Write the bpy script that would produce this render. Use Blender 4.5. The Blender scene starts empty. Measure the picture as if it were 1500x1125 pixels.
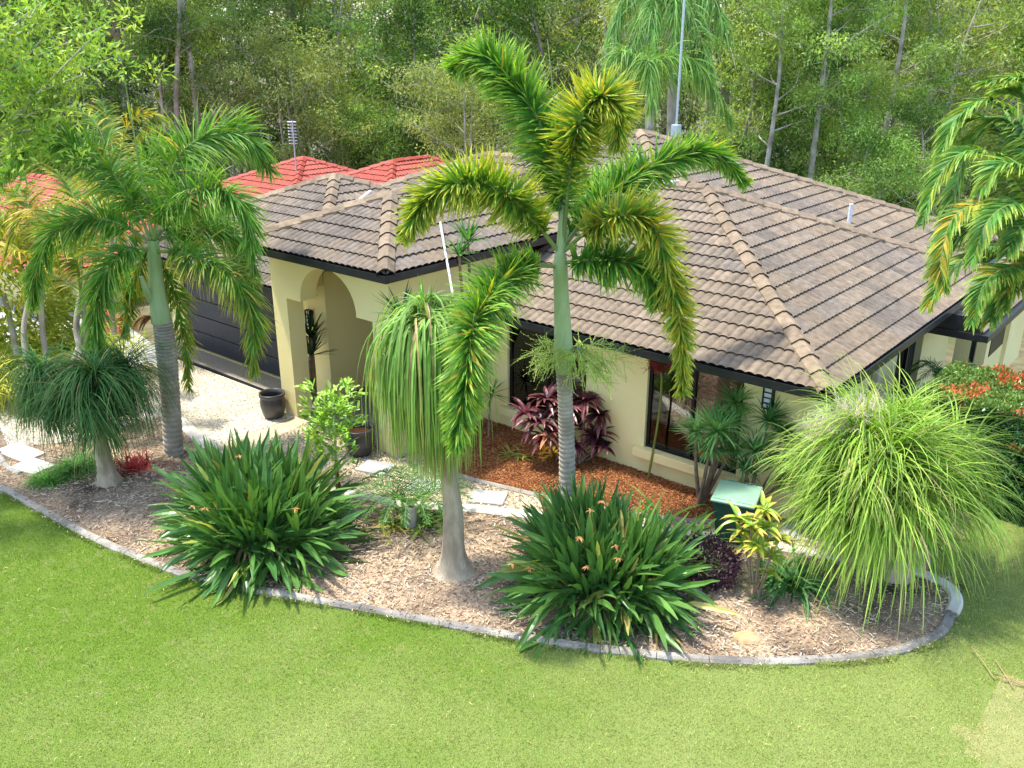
import bpy, bmesh, math, random
import numpy as np
from mathutils import Vector, noise as mnoise
rs = np.random.RandomState(7); random.seed(7)
R = math.radians
SC = bpy.context.scene; COL = SC.collection
# ---------------------------------------------------------------- camera, sky, sun, exposure
PIT, YAW, F = R(20.65), R(-40.05), 1300.0
CAM = np.array([3.85, -11.09, 6.59])
cam = bpy.data.cameras.new('camera'); cam.sensor_width = 36; cam.lens = 36 * F / 1500; cam.clip_end = 600; cam.clip_start = .1
co = bpy.data.objects.new('camera', cam); COL.objects.link(co); co.location = CAM
co.rotation_euler = (R(90) - PIT, 0, -YAW); SC.camera = co
SUN = Vector((-.29, -.13, .92)).normalized()
w = bpy.data.worlds.new('World'); SC.world = w; w.use_nodes = True
wn = w.node_tree.nodes; wl = w.node_tree.links
bg = wn['Background']; sky = wn.new('ShaderNodeTexSky'); sky.sky_type = 'NISHITA'; sky.sun_disc = False
sky.sun_elevation = math.asin(SUN.z); sky.sun_rotation = math.atan2(SUN.x, SUN.y); sky.dust_density = 1.5; sky.air_density = 1.0
wl.new(sky.outputs[0], bg.inputs[0]); bg.inputs[1].default_value = .15
sl = bpy.data.lights.new('sun', 'SUN'); sl.energy = 2.0; sl.angle = R(3); sl.color = (1, .95, .86)
so = bpy.data.objects.new('sun', sl); COL.objects.link(so); so.rotation_euler = SUN.to_track_quat('Z', 'Y').to_euler(); so.location = (0, 0, 30)
SC.view_settings.view_transform = 'Standard'; SC.view_settings.look = 'None'; SC.view_settings.exposure = 1.76
SC.view_settings.gamma = 1; SC.view_settings.use_curve_mapping = False
SC.render.engine = 'CYCLES'
FW = np.array([math.sin(YAW) * math.cos(PIT), math.cos(YAW) * math.cos(PIT), -math.sin(PIT)])
RT = np.array([math.cos(YAW), -math.sin(YAW), 0.]); UP = np.cross(RT, FW)
def ray(x, y): return FW + RT * (x - 750) / F - UP * (y - 562.5) / F
class Dp(float):      # a distance that remembers the upright plane (through a base point, facing the street) it was measured in
    def __new__(c, v, b, o=0.): x = float.__new__(c, v); x.b = b; x.o = o; return x
    def __add__(s, k): return Dp(float(s) + k, s.b, s.o + k)
    __radd__ = __add__
    def __sub__(s, k): return Dp(float(s) - k, s.b, s.o - k)
HF = np.array([math.sin(YAW), math.cos(YAW), 0.])
def at(x, y, depth):   # picture reading -> world point
    d = ray(x, y)
    if isinstance(depth, Dp): return CAM + d * (((depth.b - CAM) @ HF + depth.o) / (d @ HF))
    return CAM + d * depth
def gp(x, y, z=0.): d = ray(x, y); return CAM + d * ((z - CAM[2]) / d[2])
def dep(p): return Dp((np.asarray(p) - CAM) @ FW, np.asarray(p, float))
# ---------------------------------------------------------------- materials
def mat(name, c1, c2=None, scale=5., rough=.7, bump=0., bscale=None, detail=6, attr=None, transl=0., spec=.3, metal=0., c3=None, s3=.6, coord='Object', contrast=(.35, .65), dist=.02, stretch=None):
    m = bpy.data.materials.new(name); m.use_nodes = True; nt = m.node_tree; N, L = nt.nodes, nt.links
    p = N['Principled BSDF']; p.inputs['Roughness'].default_value = rough; p.inputs['Specular IOR Level'].default_value = spec; p.inputs['Metallic'].default_value = metal
    tc = N.new('ShaderNodeTexCoord'); src = tc.outputs['Object']
    if coord == 'World': g = N.new('ShaderNodeNewGeometry'); src = g.outputs['Position']
    if stretch:
        mp = N.new('ShaderNodeMapping'); mp.inputs['Scale'].default_value = stretch; L.new(src, mp.inputs[0]); src = mp.outputs[0]
    def noi(sc, dt=detail):
        n = N.new('ShaderNodeTexNoise'); n.inputs['Scale'].default_value = sc; n.inputs['Detail'].default_value = dt; L.new(src, n.inputs['Vector']); return n
    def mix(a, b, fac, mode='MIX'):
        x = N.new('ShaderNodeMix'); x.data_type = 'RGBA'; x.blend_type = mode
        for v, s in ((a, 6), (b, 7)):
            if isinstance(v, tuple): x.inputs[s].default_value = (*v, 1)
            else: L.new(v, x.inputs[s])
        if isinstance(fac, (int, float)): x.inputs[0].default_value = fac
        else: L.new(fac, x.inputs[0])
        return x.outputs[2]
    def ramp(o, a, b):
        r = N.new('ShaderNodeMapRange'); r.inputs[1].default_value = a; r.inputs[2].default_value = b; L.new(o, r.inputs[0]); return r.outputs[0]
    if attr:
        a = N.new('ShaderNodeAttribute'); a.attribute_name = 'col'; col = a.outputs['Color']
        if c2: # modulate brightness by noise
            v = ramp(noi(scale).outputs[0], .3, .7); lo = mix((c1[0],) * 3, (c2[0],) * 3, v); col = mix(col, lo, 1., 'MULTIPLY')
    else:
        col = (*c1,)
        if c2: col = mix(c1, c2, ramp(noi(scale).outputs[0], *contrast))
        if c3: col = mix(col, c3, ramp(noi(s3, 3).outputs[0], .45, .7))
    if isinstance(col, tuple): p.inputs['Base Color'].default_value = (*col, 1)
    else: L.new(col, p.inputs['Base Color'])
    if bump:
        b = N.new('ShaderNodeBump'); b.inputs['Strength'].default_value = bump; b.inputs['Distance'].default_value = dist
        L.new(noi(bscale or scale * 4).outputs[0], b.inputs['Height']); L.new(b.outputs[0], p.inputs['Normal'])
    if transl:
        t = N.new('ShaderNodeBsdfTranslucent'); ms = N.new('ShaderNodeMixShader'); ms.inputs[0].default_value = transl
        if isinstance(col, tuple): t.inputs[0].default_value = (*col, 1)
        else: L.new(mix(col, (1.5, 1.35, .5), 1., 'MULTIPLY'), t.inputs[0])
        L.new(p.outputs[0], ms.inputs[1]); L.new(t.outputs[0], ms.inputs[2]); L.new(ms.outputs[0], N['Material Output'].inputs[0])
    return m
M = {}
M['leaf'] = mat('leaf', (.85,), (1.4,), 3., .5, attr=1, transl=.33, spec=.28)
M['gloss_leaf'] = mat('gloss_leaf', (.85,), (1.3,), 3., .32, attr=1, transl=.18, spec=.45)
M['matte'] = mat('matte_tinted', (.7,), (1.3,), 30., .85, attr=1, bump=.3, bscale=60, spec=.15)
M['tile'] = mat('concrete_tile', (.72,), (1.25,), 9., .82, attr=1, bump=.35, bscale=45, spec=.2, coord='World', dist=.01)
M['red_tile'] = mat('red_roof_tile', (.29, .05, .035), (.39, .085, .055), 6., .65, bump=.2, spec=.3)
M['render'] = mat('cream_render', (.90, .77, .36), (.92, .80, .40), 1.5, .85, bump=.12, bscale=70, c3=(.85, .71, .33), s3=.5, dist=.006)
M['black'] = mat('black_metal', (.012, .013, .015), (.02, .021, .024), 8, .35, spec=.5)
M['frame'] = mat('dark_frame', (.01, .01, .012), rough=.4)
M['soffit'] = mat('soffit_paint', (.5, .46, .34), rough=.8)
M['navy'] = mat('dark_door_panel', (.028, .032, .045), (.036, .04, .055), 6, .45)
M['blind'] = mat('wood_blind', (.50, .17, .085), (.60, .23, .12), 12, .5, stretch=(.3, 1, 8))
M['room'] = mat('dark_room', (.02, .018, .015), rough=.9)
M['trunk_grey'] = mat('palm_bark', (.36, .31, .25), (.52, .46, .38), 6, .9, bump=.5, bscale=30, c3=(.24, .20, .15), s3=3, coord='World')
M['bark'] = mat('gum_bark', (.34, .30, .24), (.58, .53, .45), 3, .9, bump=.5, bscale=20, c3=(.22, .18, .14), s3=1.2)
M['pony_bark'] = mat('ponytail_bark', (.46, .36, .24), (.62, .50, .35), 5, .9, bump=1., bscale=35, c3=(.30, .24, .16), s3=2, stretch=(2, 2, .8))
M['shaft'] = mat('crownshaft', (.30, .40, .17), (.40, .50, .26), 4, .45, c3=(.22, .32, .10), s3=2, stretch=(3, 3, .7))
M['kerb'] = mat('grey_kerb', (.30, .27, .225), (.44, .40, .34), 9, .92, bump=.9, bscale=60, c3=(.15, .14, .125), s3=1.3, coord='World')
M['paver'] = mat('pale_paver', (.66, .62, .52), (.78, .73, .62), 5, .85, bump=.2, bscale=60, c3=(.5, .46, .36), s3=1.3, coord='World')
M['greypaver'] = mat('grey_paver', (.34, .34, .33), (.46, .45, .43), 6, .85, bump=.3, bscale=60, coord='World')
M['mulch'] = mat('mulch_soil', (.28, .195, .12), (.54, .40, .26), 22, .95, bump=1., bscale=50, c3=(.085, .06, .045), s3=1.1, coord='World', detail=10)
M['redmulch'] = mat('red_mulch', (.20, .07, .026), (.40, .17, .065), 26, .95, bump=1., bscale=60, c3=(.10, .035, .015), s3=1.2, coord='World', detail=10)
M['gravel'] = mat('gravel_ground', (.42, .34, .21), (.72, .61, .42), 38, .9, bump=1., bscale=55, coord='World', detail=4)
M['pebblecrete'] = mat('exposed_aggregate', (.58, .51, .37), (.86, .78, .60), 42, .85, bump=.7, bscale=70, c3=(.5, .44, .32), s3=.9, coord='World', detail=4)
M['shadeagg'] = mat('shaded_aggregate', (.16, .14, .11), (.40, .36, .29), 48, .85, bump=.7, bscale=70, coord='World', detail=4)  # driveway aggregate with the eave and porch shade put into its colour
M['concrete'] = mat('concrete', (.36, .37, .38), (.46, .47, .48), 2, .85, bump=.2, bscale=30, coord='World')
M['pot'] = mat('glazed_pot', (.035, .033, .035), (.06, .056, .055), 5, .35, bump=.15, bscale=20, spec=.5)
M['bin'] = mat('green_plastic', (.24, .42, .28), (.28, .47, .33), 4, .5, spec=.35)
M['bindark'] = mat('dark_green_plastic', (.03, .08, .055), (.04, .10, .07), 4, .5)
M['white'] = mat('white_plastic', (.75, .75, .76), (.6, .6, .6), 15, .5)
M['flash'] = mat('white_flashing', (.75, .75, .74), (.35, .33, .31), 20, .6)
M['zinc'] = mat('galvanised', (.42, .48, .52), (.55, .6, .64), 20, .4, metal=.5)
M['rust'] = mat('rusty_stake', (.22, .05, .02), (.35, .09, .03), 20, .8)
M['glasslamp'] = mat('frosted_lamp_glass', (.75, .78, .76), rough=.3)
M['ac'] = mat('ac_beige', (.50, .44, .32), (.56, .5, .38), 5, .6)
M['fence'] = mat('tan_fence', (.42, .34, .2), (.5, .41, .25), 3, .7, stretch=(1, 1, .3))
M['stone'] = mat('sandstone', (.42, .27, .12), (.56, .40, .22), 8, .9, bump=.5)
M['brown'] = mat('brown_paint', (.25, .16, .07), (.3, .2, .1), 5, .8)
M['redwall'] = mat('red_brown_wall', (.32, .07, .03), (.38, .1, .05), 6, .8, bump=.2)
M['brown_stem'] = mat('brown_stem', (.20, .14, .09), (.34, .25, .17), 8, .9, bump=.5, bscale=40)
M['spear'] = mat('spear_leaf', (.22, .30, .08), (.32, .38, .14), 6, .5)
M['dead'] = mat('dead_sheath', (.40, .20, .06), (.55, .30, .11), 8, .8)
# lawn
def lawn_mat():
    m = bpy.data.materials.new('lawn_turf'); m.use_nodes = True; nt = m.node_tree; N, L = nt.nodes, nt.links; p = N['Principled BSDF']; p.inputs['Roughness'].default_value = .9; p.inputs['Specular IOR Level'].default_value = .1
    g = N.new('ShaderNodeNewGeometry'); 
    def noi(s, d=6): n = N.new('ShaderNodeTexNoise'); n.inputs['Scale'].default_value = s; n.inputs['Detail'].default_value = d; L.new(g.outputs['Position'], n.inputs['Vector']); return n.outputs[0]
    def mr(o, a, b): r = N.new('ShaderNodeMapRange'); r.inputs[1].default_value = a; r.inputs[2].default_value = b; L.new(o, r.inputs[0]); return r.outputs[0]
    def mx(a, b, f):
        x = N.new('ShaderNodeMix'); x.data_type = 'RGBA'
        for v, s in ((a, 6), (b, 7)):
            if isinstance(v, tuple): x.inputs[s].default_value = (*v, 1)
            else: L.new(v, x.inputs[s])
        L.new(f, x.inputs[0]); return x.outputs[2]
    a = N.new('ShaderNodeAttribute'); a.attribute_name = 'col'
    c = mx(a.outputs['Color'], (.24, .28, .08), mr(noi(5), .52, .75))
    c = mx(c, (.08, .17, .015), mr(noi(60, 3), .5, .75))
    L.new(c, p.inputs['Base Color'])
    b = N.new('ShaderNodeBump'); b.inputs['Strength'].default_value = 1; b.inputs['Distance'].default_value = .03; L.new(noi(90), b.inputs['Height']); L.new(b.outputs[0], p.inputs['Normal'])
    return m
M['lawn'] = lawn_mat()
def glass_mat():
    m = bpy.data.materials.new('window_glass'); m.use_nodes = True; N, L = m.node_tree.nodes, m.node_tree.links
    t = N.new('ShaderNodeBsdfTransparent'); t.inputs[0].default_value = (.85, .85, .85, 1); g = N.new('ShaderNodeBsdfGlossy'); g.inputs['Roughness'].default_value = .02
    f = N.new('ShaderNodeFresnel'); f.inputs[0].default_value = 1.7; x = N.new('ShaderNodeMixShader'); L.new(f.outputs[0], x.inputs[0]); L.new(t.outputs[0], x.inputs[1]); L.new(g.outputs[0], x.inputs[2]); L.new(x.outputs[0], N['Material Output'].inputs[0]); return m
M['glass'] = glass_mat()
# ---------------------------------------------------------------- mesh helpers
class MB:
    def __init__(s): s.v = []; s.f = []; s.c = []; s.m = []; s.n = 0; s.sm = []
    def add(s, V, Fc, col=(1, 1, 1), mi=0, smooth=False):
        V = np.asarray(V, float).reshape(-1, 3); Fc = np.asarray(Fc, int); k = len(Fc)
        if k == 0: return
        s.v.append(V); s.f.append(Fc + s.n); s.n += len(V)
        c = np.asarray(col, float)
        if c.ndim == 1: c = np.tile(c, (k, 1))
        s.c.append(c); s.m.append(np.full(k, mi)); s.sm.append(np.full(k, smooth))
    def mesh(s, name, mats):
        me = bpy.data.meshes.new(name)
        if not isinstance(mats, (list, tuple)): mats = [mats]
        for m_ in mats: me.materials.append(m_)
        V = np.concatenate(s.v); me.vertices.add(len(V)); me.vertices.foreach_set('co', V.ravel().astype('f'))
        tot = np.concatenate([np.full(len(f), f.shape[1]) for f in s.f]); li = np.concatenate([f.ravel() for f in s.f])
        me.loops.add(len(li)); me.loops.foreach_set('vertex_index', li.astype('i')); me.polygons.add(len(tot))
        st = np.concatenate([[0], np.cumsum(tot)[:-1]]); me.polygons.foreach_set('loop_start', st.astype('i'))
        me.polygons.foreach_set('material_index', np.concatenate(s.m).astype('i')); me.polygons.foreach_set('use_smooth', np.concatenate(s.sm))
        me.update(calc_edges=True)
        a = me.attributes.new('col', 'FLOAT_COLOR', 'FACE'); C = np.concatenate(s.c); a.data.foreach_set('color', np.hstack([C, np.ones((len(C), 1))]).ravel().astype('f'))
        return me
    def obj(s, name, mats, parent=None, **k): return link(name, s.mesh(name, mats), parent, **k)
def link(name, me, parent=None, loc=None, label=None, cat=None, group=None, kind=None):
    o = bpy.data.objects.new(name, me); COL.objects.link(o)
    if parent is not None:
        o.parent = parent; o.matrix_parent_inverse = parent.matrix_basis.inverted()
    if loc is not None: o.location = loc
    tag(o, label, cat, group, kind); return o
def tag(o, label=None, cat=None, group=None, kind=None):
    if label: o['label'] = label
    if cat: o['category'] = cat
    if group: o['group'] = group
    if kind: o['kind'] = kind
    return o
def thing(name, loc, label, cat, group=None):
    o = bpy.data.objects.new(name, None); COL.objects.link(o); o.location = tuple(loc); o.empty_display_size = .2
    bpy.context.view_layer.update if False else None
    return tag(o, label, cat, group)
from mathutils import Matrix
def pm(o):   # basis matrix of an empty with only a location
    return o
def copy_thing(o, loc, label, rz=0., sc=1.):
    r = o.copy(); COL.objects.link(r); r.location = tuple(loc); r.rotation_euler = (0, 0, rz); r.scale = (sc, sc, sc); r['label'] = label
    for ch in list(o.children):
        c = ch.copy(); COL.objects.link(c); c.parent = r
        for g in list(ch.children): d = g.copy(); COL.objects.link(d); d.parent = c
    return r
def box(b, x0, x1, y0, y1, z0, z1, col=(1, 1, 1), mi=0):
    V = [(x, y, z) for z in (z0, z1) for y in (y0, y1) for x in (x0, x1)]
    b.add(V, [(0, 2, 3, 1), (4, 5, 7, 6), (0, 1, 5, 4), (2, 6, 7, 3), (0, 4, 6, 2), (1, 3, 7, 5)], col, mi)
def bxo(name, m, parent, x0, x1, y0, y1, z0, z1, bev=0., **k):
    b = MB(); box(b, x0, x1, y0, y1, z0, z1); o = b.obj(name, m, parent, **k)
    if bev: bevel(o.data, bev)
    return o
def bevel(me, wdt, seg=2):
    bm = bmesh.new(); bm.from_mesh(me); bmesh.ops.bevel(bm, geom=bm.edges[:], offset=wdt, segments=seg, affect='EDGES', profile=.6); bm.to_mesh(me); bm.free()
def unit(a): return a / np.maximum(np.linalg.norm(a, axis=-1, keepdims=True), 1e-9)
def tube(b, pts, rad, n=8, col=(1, 1, 1), mi=0, cap=True, smooth=True):
    P = np.asarray(pts, float); rad = np.broadcast_to(np.asarray(rad, float), (len(P),))
    T = unit(np.gradient(P, axis=0)); ref = np.array([0, 0, 1.]) if abs(T[0][2]) < .9 else np.array([1., 0, 0])
    U = unit(np.cross(T, ref)); W_ = np.cross(T, U); a = np.arange(n) / n * 2 * math.pi
    V = P[:, None] + rad[:, None, None] * (np.cos(a)[None, :, None] * U[:, None] + np.sin(a)[None, :, None] * W_[:, None])
    i = np.arange(len(P) - 1)[:, None]; j = np.arange(n)[None]; k = (j + 1) % n
    Fq = np.stack([i * n + j, i * n + k, (i + 1) * n + k, (i + 1) * n + j], -1).reshape(-1, 4)
    b.add(V, Fq, col, mi, smooth)
    if cap: b.add(V[-1], [list(range(n))], col, mi); b.add(V[0], [list(range(n))[::-1]], col, mi)
def lathe(b, prof, c, n=24, col=(1, 1, 1), mi=0):
    pr = np.array(prof, float); a = np.arange(n) / n * 2 * math.pi
    V = np.stack([c[0] + pr[:, 0, None] * np.cos(a), c[1] + pr[:, 0, None] * np.sin(a), c[2] + pr[:, 1, None] + 0 * a], -1)
    i = np.arange(len(pr) - 1)[:, None]; j = np.arange(n)[None]; k = (j + 1) % n
    b.add(V, np.stack([i * n + j, i * n + k, (i + 1) * n + k, (i + 1) * n + j], -1).reshape(-1, 4), col, mi, True)
def arcs(base, d, length, S=6, g=1.):     # drooping paths: base (N,3), direction (N,3), length (N)
    base = np.asarray(base, float); N = len(base); d = unit(np.asarray(d, float)).copy(); L = np.broadcast_to(length, (N,)); g = np.broadcast_to(g, (N,))
    P = [base.copy()]; p = base.copy(); st = (L / (S - 1))[:, None]
    for i in range(S - 1):
        d = unit(d + np.array([0, 0, -1.]) * (g * 1. / (S - 1))[:, None]); p = p + d * st; P.append(p.copy())
    return np.stack(P, 1)
def ribbons(b, P, width, col, prof=None, fold=0., side=None, tip=None, mi=0, jit=0., smooth=False):
    N, S, _ = P.shape; T = unit(np.gradient(P, axis=1))
    if side is None:
        side = unit(np.cross(T, np.array([0, 0, 1.])) + 1e-4)
    elif side.ndim == 2: side = unit(side[:, None] - T * (T * side[:, None]).sum(-1, keepdims=True))
    t = np.linspace(0, 1, S)
    if prof is None: prof = lambda t: np.minimum(1, .45 + 4 * t) * (1 - t ** 3)
    wd = np.broadcast_to(width, (N,))[:, None] * np.maximum(prof(t), .03)[None]
    nrm = np.cross(side, T)
    A = P - side * wd[..., None] / 2; Bv = P + side * wd[..., None] / 2
    col = np.asarray(col, float); col = np.broadcast_to(col, (N, 3)) if col.ndim < 3 else col
    if fold:
        Cn = P - nrm * wd[..., None] * fold; V = np.stack([A, Cn, Bv], 2); k = 3
    else: V = np.stack([A, Bv], 2); k = 2
    n = np.arange(N)[:, None, None]; s_ = np.arange(S - 1)[None, :, None]; q = np.arange(k - 1)[None, None]
    i0 = (n * S + s_) * k + q; Fq = np.stack([i0, i0 + 1, i0 + k + 1, i0 + k], -1).reshape(-1, 4)
    if col.ndim == 3: cc = np.repeat(col[:, :S - 1, None], k - 1, 2).reshape(-1, 3)     # (N,S-1,3)
    else:
        cc = np.repeat(col, (S - 1) * (k - 1), 0)
        if tip is not None:
            w_ = np.clip((np.linspace(0, 1, S - 1) - .45) / .55, 0, 1)[None, :, None]; tp = np.broadcast_to(np.asarray(tip, float), (N, 3))[:, None]
            cc = np.repeat(((1 - w_) * col[:, None] + w_ * tp)[:, :, None], k - 1, 2).reshape(-1, 3)
    b.add(V, Fq, cc, mi, smooth)
def vary(c, n, a=.25, h=.15):
    c = np.asarray(c, float); k = 1 + a * rs.uniform(-1, 1, (n, 1)); hh = 1 + h * rs.uniform(-1, 1, (n, 3)); return np.clip(c * k * hh, 0, 1)
def spline(pts, n=30):
    p = np.array(pts, float); p = np.vstack([2 * p[0] - p[1], p, 2 * p[-1] - p[-2]]); out = []
    m = len(p) - 3
    for t in np.linspace(0, m - 1e-6, n):
        i = int(t); u = t - i; a, b_, c, d = p[i:i + 4]
        out.append(.5 * ((2 * b_) + (-a + c) * u + (2 * a - 5 * b_ + 4 * c - d) * u * u + (-a + 3 * b_ - 3 * c + d) * u ** 3))
    return np.array(out)
def poly_sheet(name, pts, z, m, parent=None, col=(1, 1, 1), kind='structure', div=0, **k):
    bm = bmesh.new(); vs = [bm.verts.new((p[0], p[1], z)) for p in pts]; f = bm.faces.new(vs)
    if f.normal.z < 0: f.normal_flip()
    bmesh.ops.triangulate(bm, faces=bm.faces[:]); me = bpy.data.meshes.new(name); bm.normal_update()
    for f in bm.faces:
        if f.normal.z < 0: f.normal_flip()
    bm.to_mesh(me); bm.free(); me.materials.append(m)
    return link(name, me, parent, kind=kind, **k)
def inpoly(x, y, poly):
    x = np.asarray(x); y = np.asarray(y); r = np.zeros(x.shape, bool); p = np.asarray(poly)[:, :2]; j = len(p) - 1
    for i in range(len(p)):
        xi, yi = p[i]; xj, yj = p[j]
        r ^= ((yi > y) != (yj > y)) & (x < (xj - xi) * (y - yi) / (yj - yi + 1e-12) + xi); j = i
    return r
def sweep(b, path, prof, closed=False, mi=0):   # profile points (outward, z) along an XY path; outward = right of travel
    P = np.array(path, float)[:, :2]; n = len(P); seg = np.diff(P, axis=0); d = seg / np.linalg.norm(seg, axis=1)[:, None]
    nr = np.stack([d[:, 1], -d[:, 0]], 1); mit = []
    for i in range(n):
        a = nr[max(i - 1, 0)]; c = nr[min(i, n - 2)]; m_ = a + c; m_ = m_ / (m_ @ m_) * 2; mit.append(m_)
    V = [(P[i][0] + mit[i][0] * o, P[i][1] + mit[i][1] * o, z) for i in range(n) for o, z in prof]; k = len(prof)
    Fq = [(i * k + j, (i + 1) * k + j, (i + 1) * k + (j + 1) % k, i * k + (j + 1) % k) for i in range(n - 1) for j in range(k)]
    b.add(V, Fq, mi=mi); b.add(V[:k], [list(range(k))], mi=mi); b.add(V[-k:], [list(range(k))[::-1]], mi=mi)
# ---------------------------------------------------------------- ground
def ground_z(x, y):
    s = np.clip((y - 3.5) / 9., 0, 1) * np.clip((-x + 6.) / 10 + (y - 9) / 6, 0, 1); s = s * s * (3 - 2 * s)
    far = np.clip((y - 20) / 60., 0, 1)
    return -.03 - 1.6 * s - .8 * far
xs = np.concatenate([np.linspace(-220, -32, 20), np.linspace(-30, 20, 101), np.linspace(25, 160, 16)]); ys = np.concatenate([np.linspace(-60, -14, 12), np.linspace(-12, 30, 85), np.linspace(34, 260, 24)])
X, Y = np.meshgrid(xs, ys); V = np.stack([X, Y, ground_z(X, Y)], -1).reshape(-1, 3); nx = len(xs)
i = np.arange(len(ys) - 1)[:, None]; j = np.arange(nx - 1)[None]
b = MB(); b.add(V, np.stack([i * nx + j, i * nx + j + 1, (i + 1) * nx + j + 1, (i + 1) * nx + j], -1).reshape(-1, 4), smooth=True)
M['soil'] = mat('ground_soil', (.10, .085, .05), (.16, .15, .07), 3, .95, bump=.5, coord='World', c3=(.07, .10, .03), s3=.3)
b.obj('ground', M['soil'], kind='structure')
KERB = [(-13.2, -7.0), (-12.0, -6.82), (-10.72, -6.62), (-9.45, -6.52), (-8.08, -6.42), (-6.9, -6.24), (-6.05, -6.06), (-5.19, -5.74), (-4.38, -5.38), (-3.43, -4.95), (-2.27, -4.45), (-1.3, -4.0), (-.33, -3.46), (.4, -2.98), (1.11, -2.34), (1.62, -1.78), (1.9, -1.3), (2.04, -.85), (2.02, -.4)]
EDGE = [(-11.35, -3.28), (-10.0, -3.5), (-8.2, -3.62), (-6.6, -3.3), (-5.85, -3.05), (-5.16, -2.78), (-4.54, -2.38), (-3.78, -1.97), (-2.6, -1.35), (-1.55, -.86), (-.6, -.42), (.05, -.2), (.8, .1), (1.5, .3)]
kc = spline(KERB, 160); kc[:, :2]
# lawn: one gently coloured sheet with blades on top
LX0, LX1, LY0, LY1 = -16, 9, -11.2, 6
bedpoly = [tuple(p) for p in kc[:, :2]] + [(1.95, .15), (1.75, .5)] + [(1.5, .6), (1.5, 8), (-16, 8), (-16, -5.0), (-13.2, -6.6)]
gx = np.arange(LX0, LX1, .2); gy = np.arange(LY0, LY1, .2); X, Y = np.meshgrid(gx, gy)
def nz(x, y, s, o=0.): return np.array([mnoise.noise(Vector((a * s + o, c * s, o))) for a, c in zip(np.ravel(x), np.ravel(y))]).reshape(np.shape(x))
def lawn_col(x, y):
    n1 = nz(x, y, .35, 3.); n2 = nz(x, y, 1.1, 9.)
    dry = np.clip(.48 + .085 * (x + 1.5) + .5 * n1 + .35 * n2, 0, 1)
    g = np.array([.150, .235, .030]); d = np.array([.275, .325, .095]); c = g + (d - g) * dry[..., None]
    wx = nz(x, y, 2.3, 31.) * .6; x = x + wx; y = y + nz(x, y, 2.3, 47.) * .6
    pp = inpoly(x, y, [(2.66, -1.65), (2.85, -2.2), (3.05, -3.2), (3.0, -4.2), (9, -5), (9, .5), (3.4, -.95), (3.0, -1.2)]); c = np.where(pp[..., None], np.array([.35, .35, .13]), c)
    return c
V = np.stack([X, Y, 0 * X], -1).reshape(-1, 3); nx = len(gx); i = np.arange(len(gy) - 1)[:, None]; j = np.arange(nx - 1)[None]; Fq = np.stack([i * nx + j, i * nx + j + 1, (i + 1) * nx + j + 1, (i + 1) * nx + j], -1).reshape(-1, 4)
cen = V[Fq].mean(1); keep = ~inpoly(cen[:, 0], cen[:, 1], [(p[0], p[1]) for p in bedpoly]) | (cen[:, 1] < -9)
kn = ~inpoly(cen[:, 0], cen[:, 1] , [(a, c + .15) for a, c in bedpoly]); Fq = Fq[kn]; cen = cen[kn]
b = MB(); b.add(V + [0, 0, -.012], Fq, lawn_col(cen[:, 0], cen[:, 1])); b.obj('lawn', M['lawn'], kind='structure')
# grass blades (one mass)
def scatter(n, x0, x1, y0, y1, poly=None, inv=None, weight=None):
    p = rs.uniform([x0, y0], [x1, y1], (n, 2)); k = np.ones(n, bool)
    if poly is not None: k &= inpoly(p[:, 0], p[:, 1], poly)
    if inv is not None: k &= ~inpoly(p[:, 0], p[:, 1], inv)
    return p[k]
vis = [gp(-60, 1165)[:2], gp(1560, 1165)[:2], gp(1560, 760)[:2], (1.6, 1.6), (1.6, 0), (-14, -5.5), gp(-60, 690)[:2]]
q = scatter(560000, -13, 4.2, -9.8, 3, vis, bedpoly)
pc = ~inpoly(q[:, 0], q[:, 1], [(2.66, -1.65), (2.85, -2.2), (3.05, -3.2), (3.0, -4.2), (9, -5), (9, .5), (3.4, -.95), (3.0, -1.2)]) | (rs.rand(len(q)) < .2); q = q[pc]
n = len(q); h = rs.uniform(.014, .036, n); az = rs.uniform(0, 2 * math.pi, n); lean = rs.uniform(.005, .03, n)
base = np.c_[q, np.full(n, -.01)]; wv = np.c_[-np.sin(az), np.cos(az), 0 * az] * rs.uniform(.002, .0045, (n, 1))
V = np.stack([base - wv, base + wv, base + np.c_[np.cos(az) * lean, np.sin(az) * lean, h]], 1)
lc = lawn_col(q[:, 0], q[:, 1]) * rs.uniform(.75, 1.45, (n, 1)) * (1 + .1 * rs.randn(n, 3)); lc = np.clip(lc, 0, .9)
st = rs.rand(n) < .03; lc[st] = [.5, .45, .22]
b = MB(); b.add(V, np.arange(n * 3).reshape(-1, 3), lc); b.obj('grass_blades', M['leaf'], kind='stuff', label='short bright green turf blades covering the lawn')
# straw and fallen leaf litter on the lawn
q = scatter(2600, -12, 4.2, -9.5, 2, vis, bedpoly); n = len(q); az = rs.uniform(0, 6.28, n); L_ = rs.uniform(.02, .09, n)
P = np.stack([np.c_[q + np.c_[np.cos(az), np.sin(az)] * (L_ * t)[:, None] + np.c_[-np.sin(az), np.cos(az)] * (L_ * .2 * t * (1 - t) * 4)[:, None], rs.uniform(.02, .03, n)] for t in (0, .5, 1)], 1)
b = MB(); ribbons(b, P, rs.uniform(.003, .008, n), vary((.50, .43, .18), n)); b.obj('lawn_litter', M['leaf'], kind='stuff', label='pale straw bits lying on the lawn')
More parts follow.
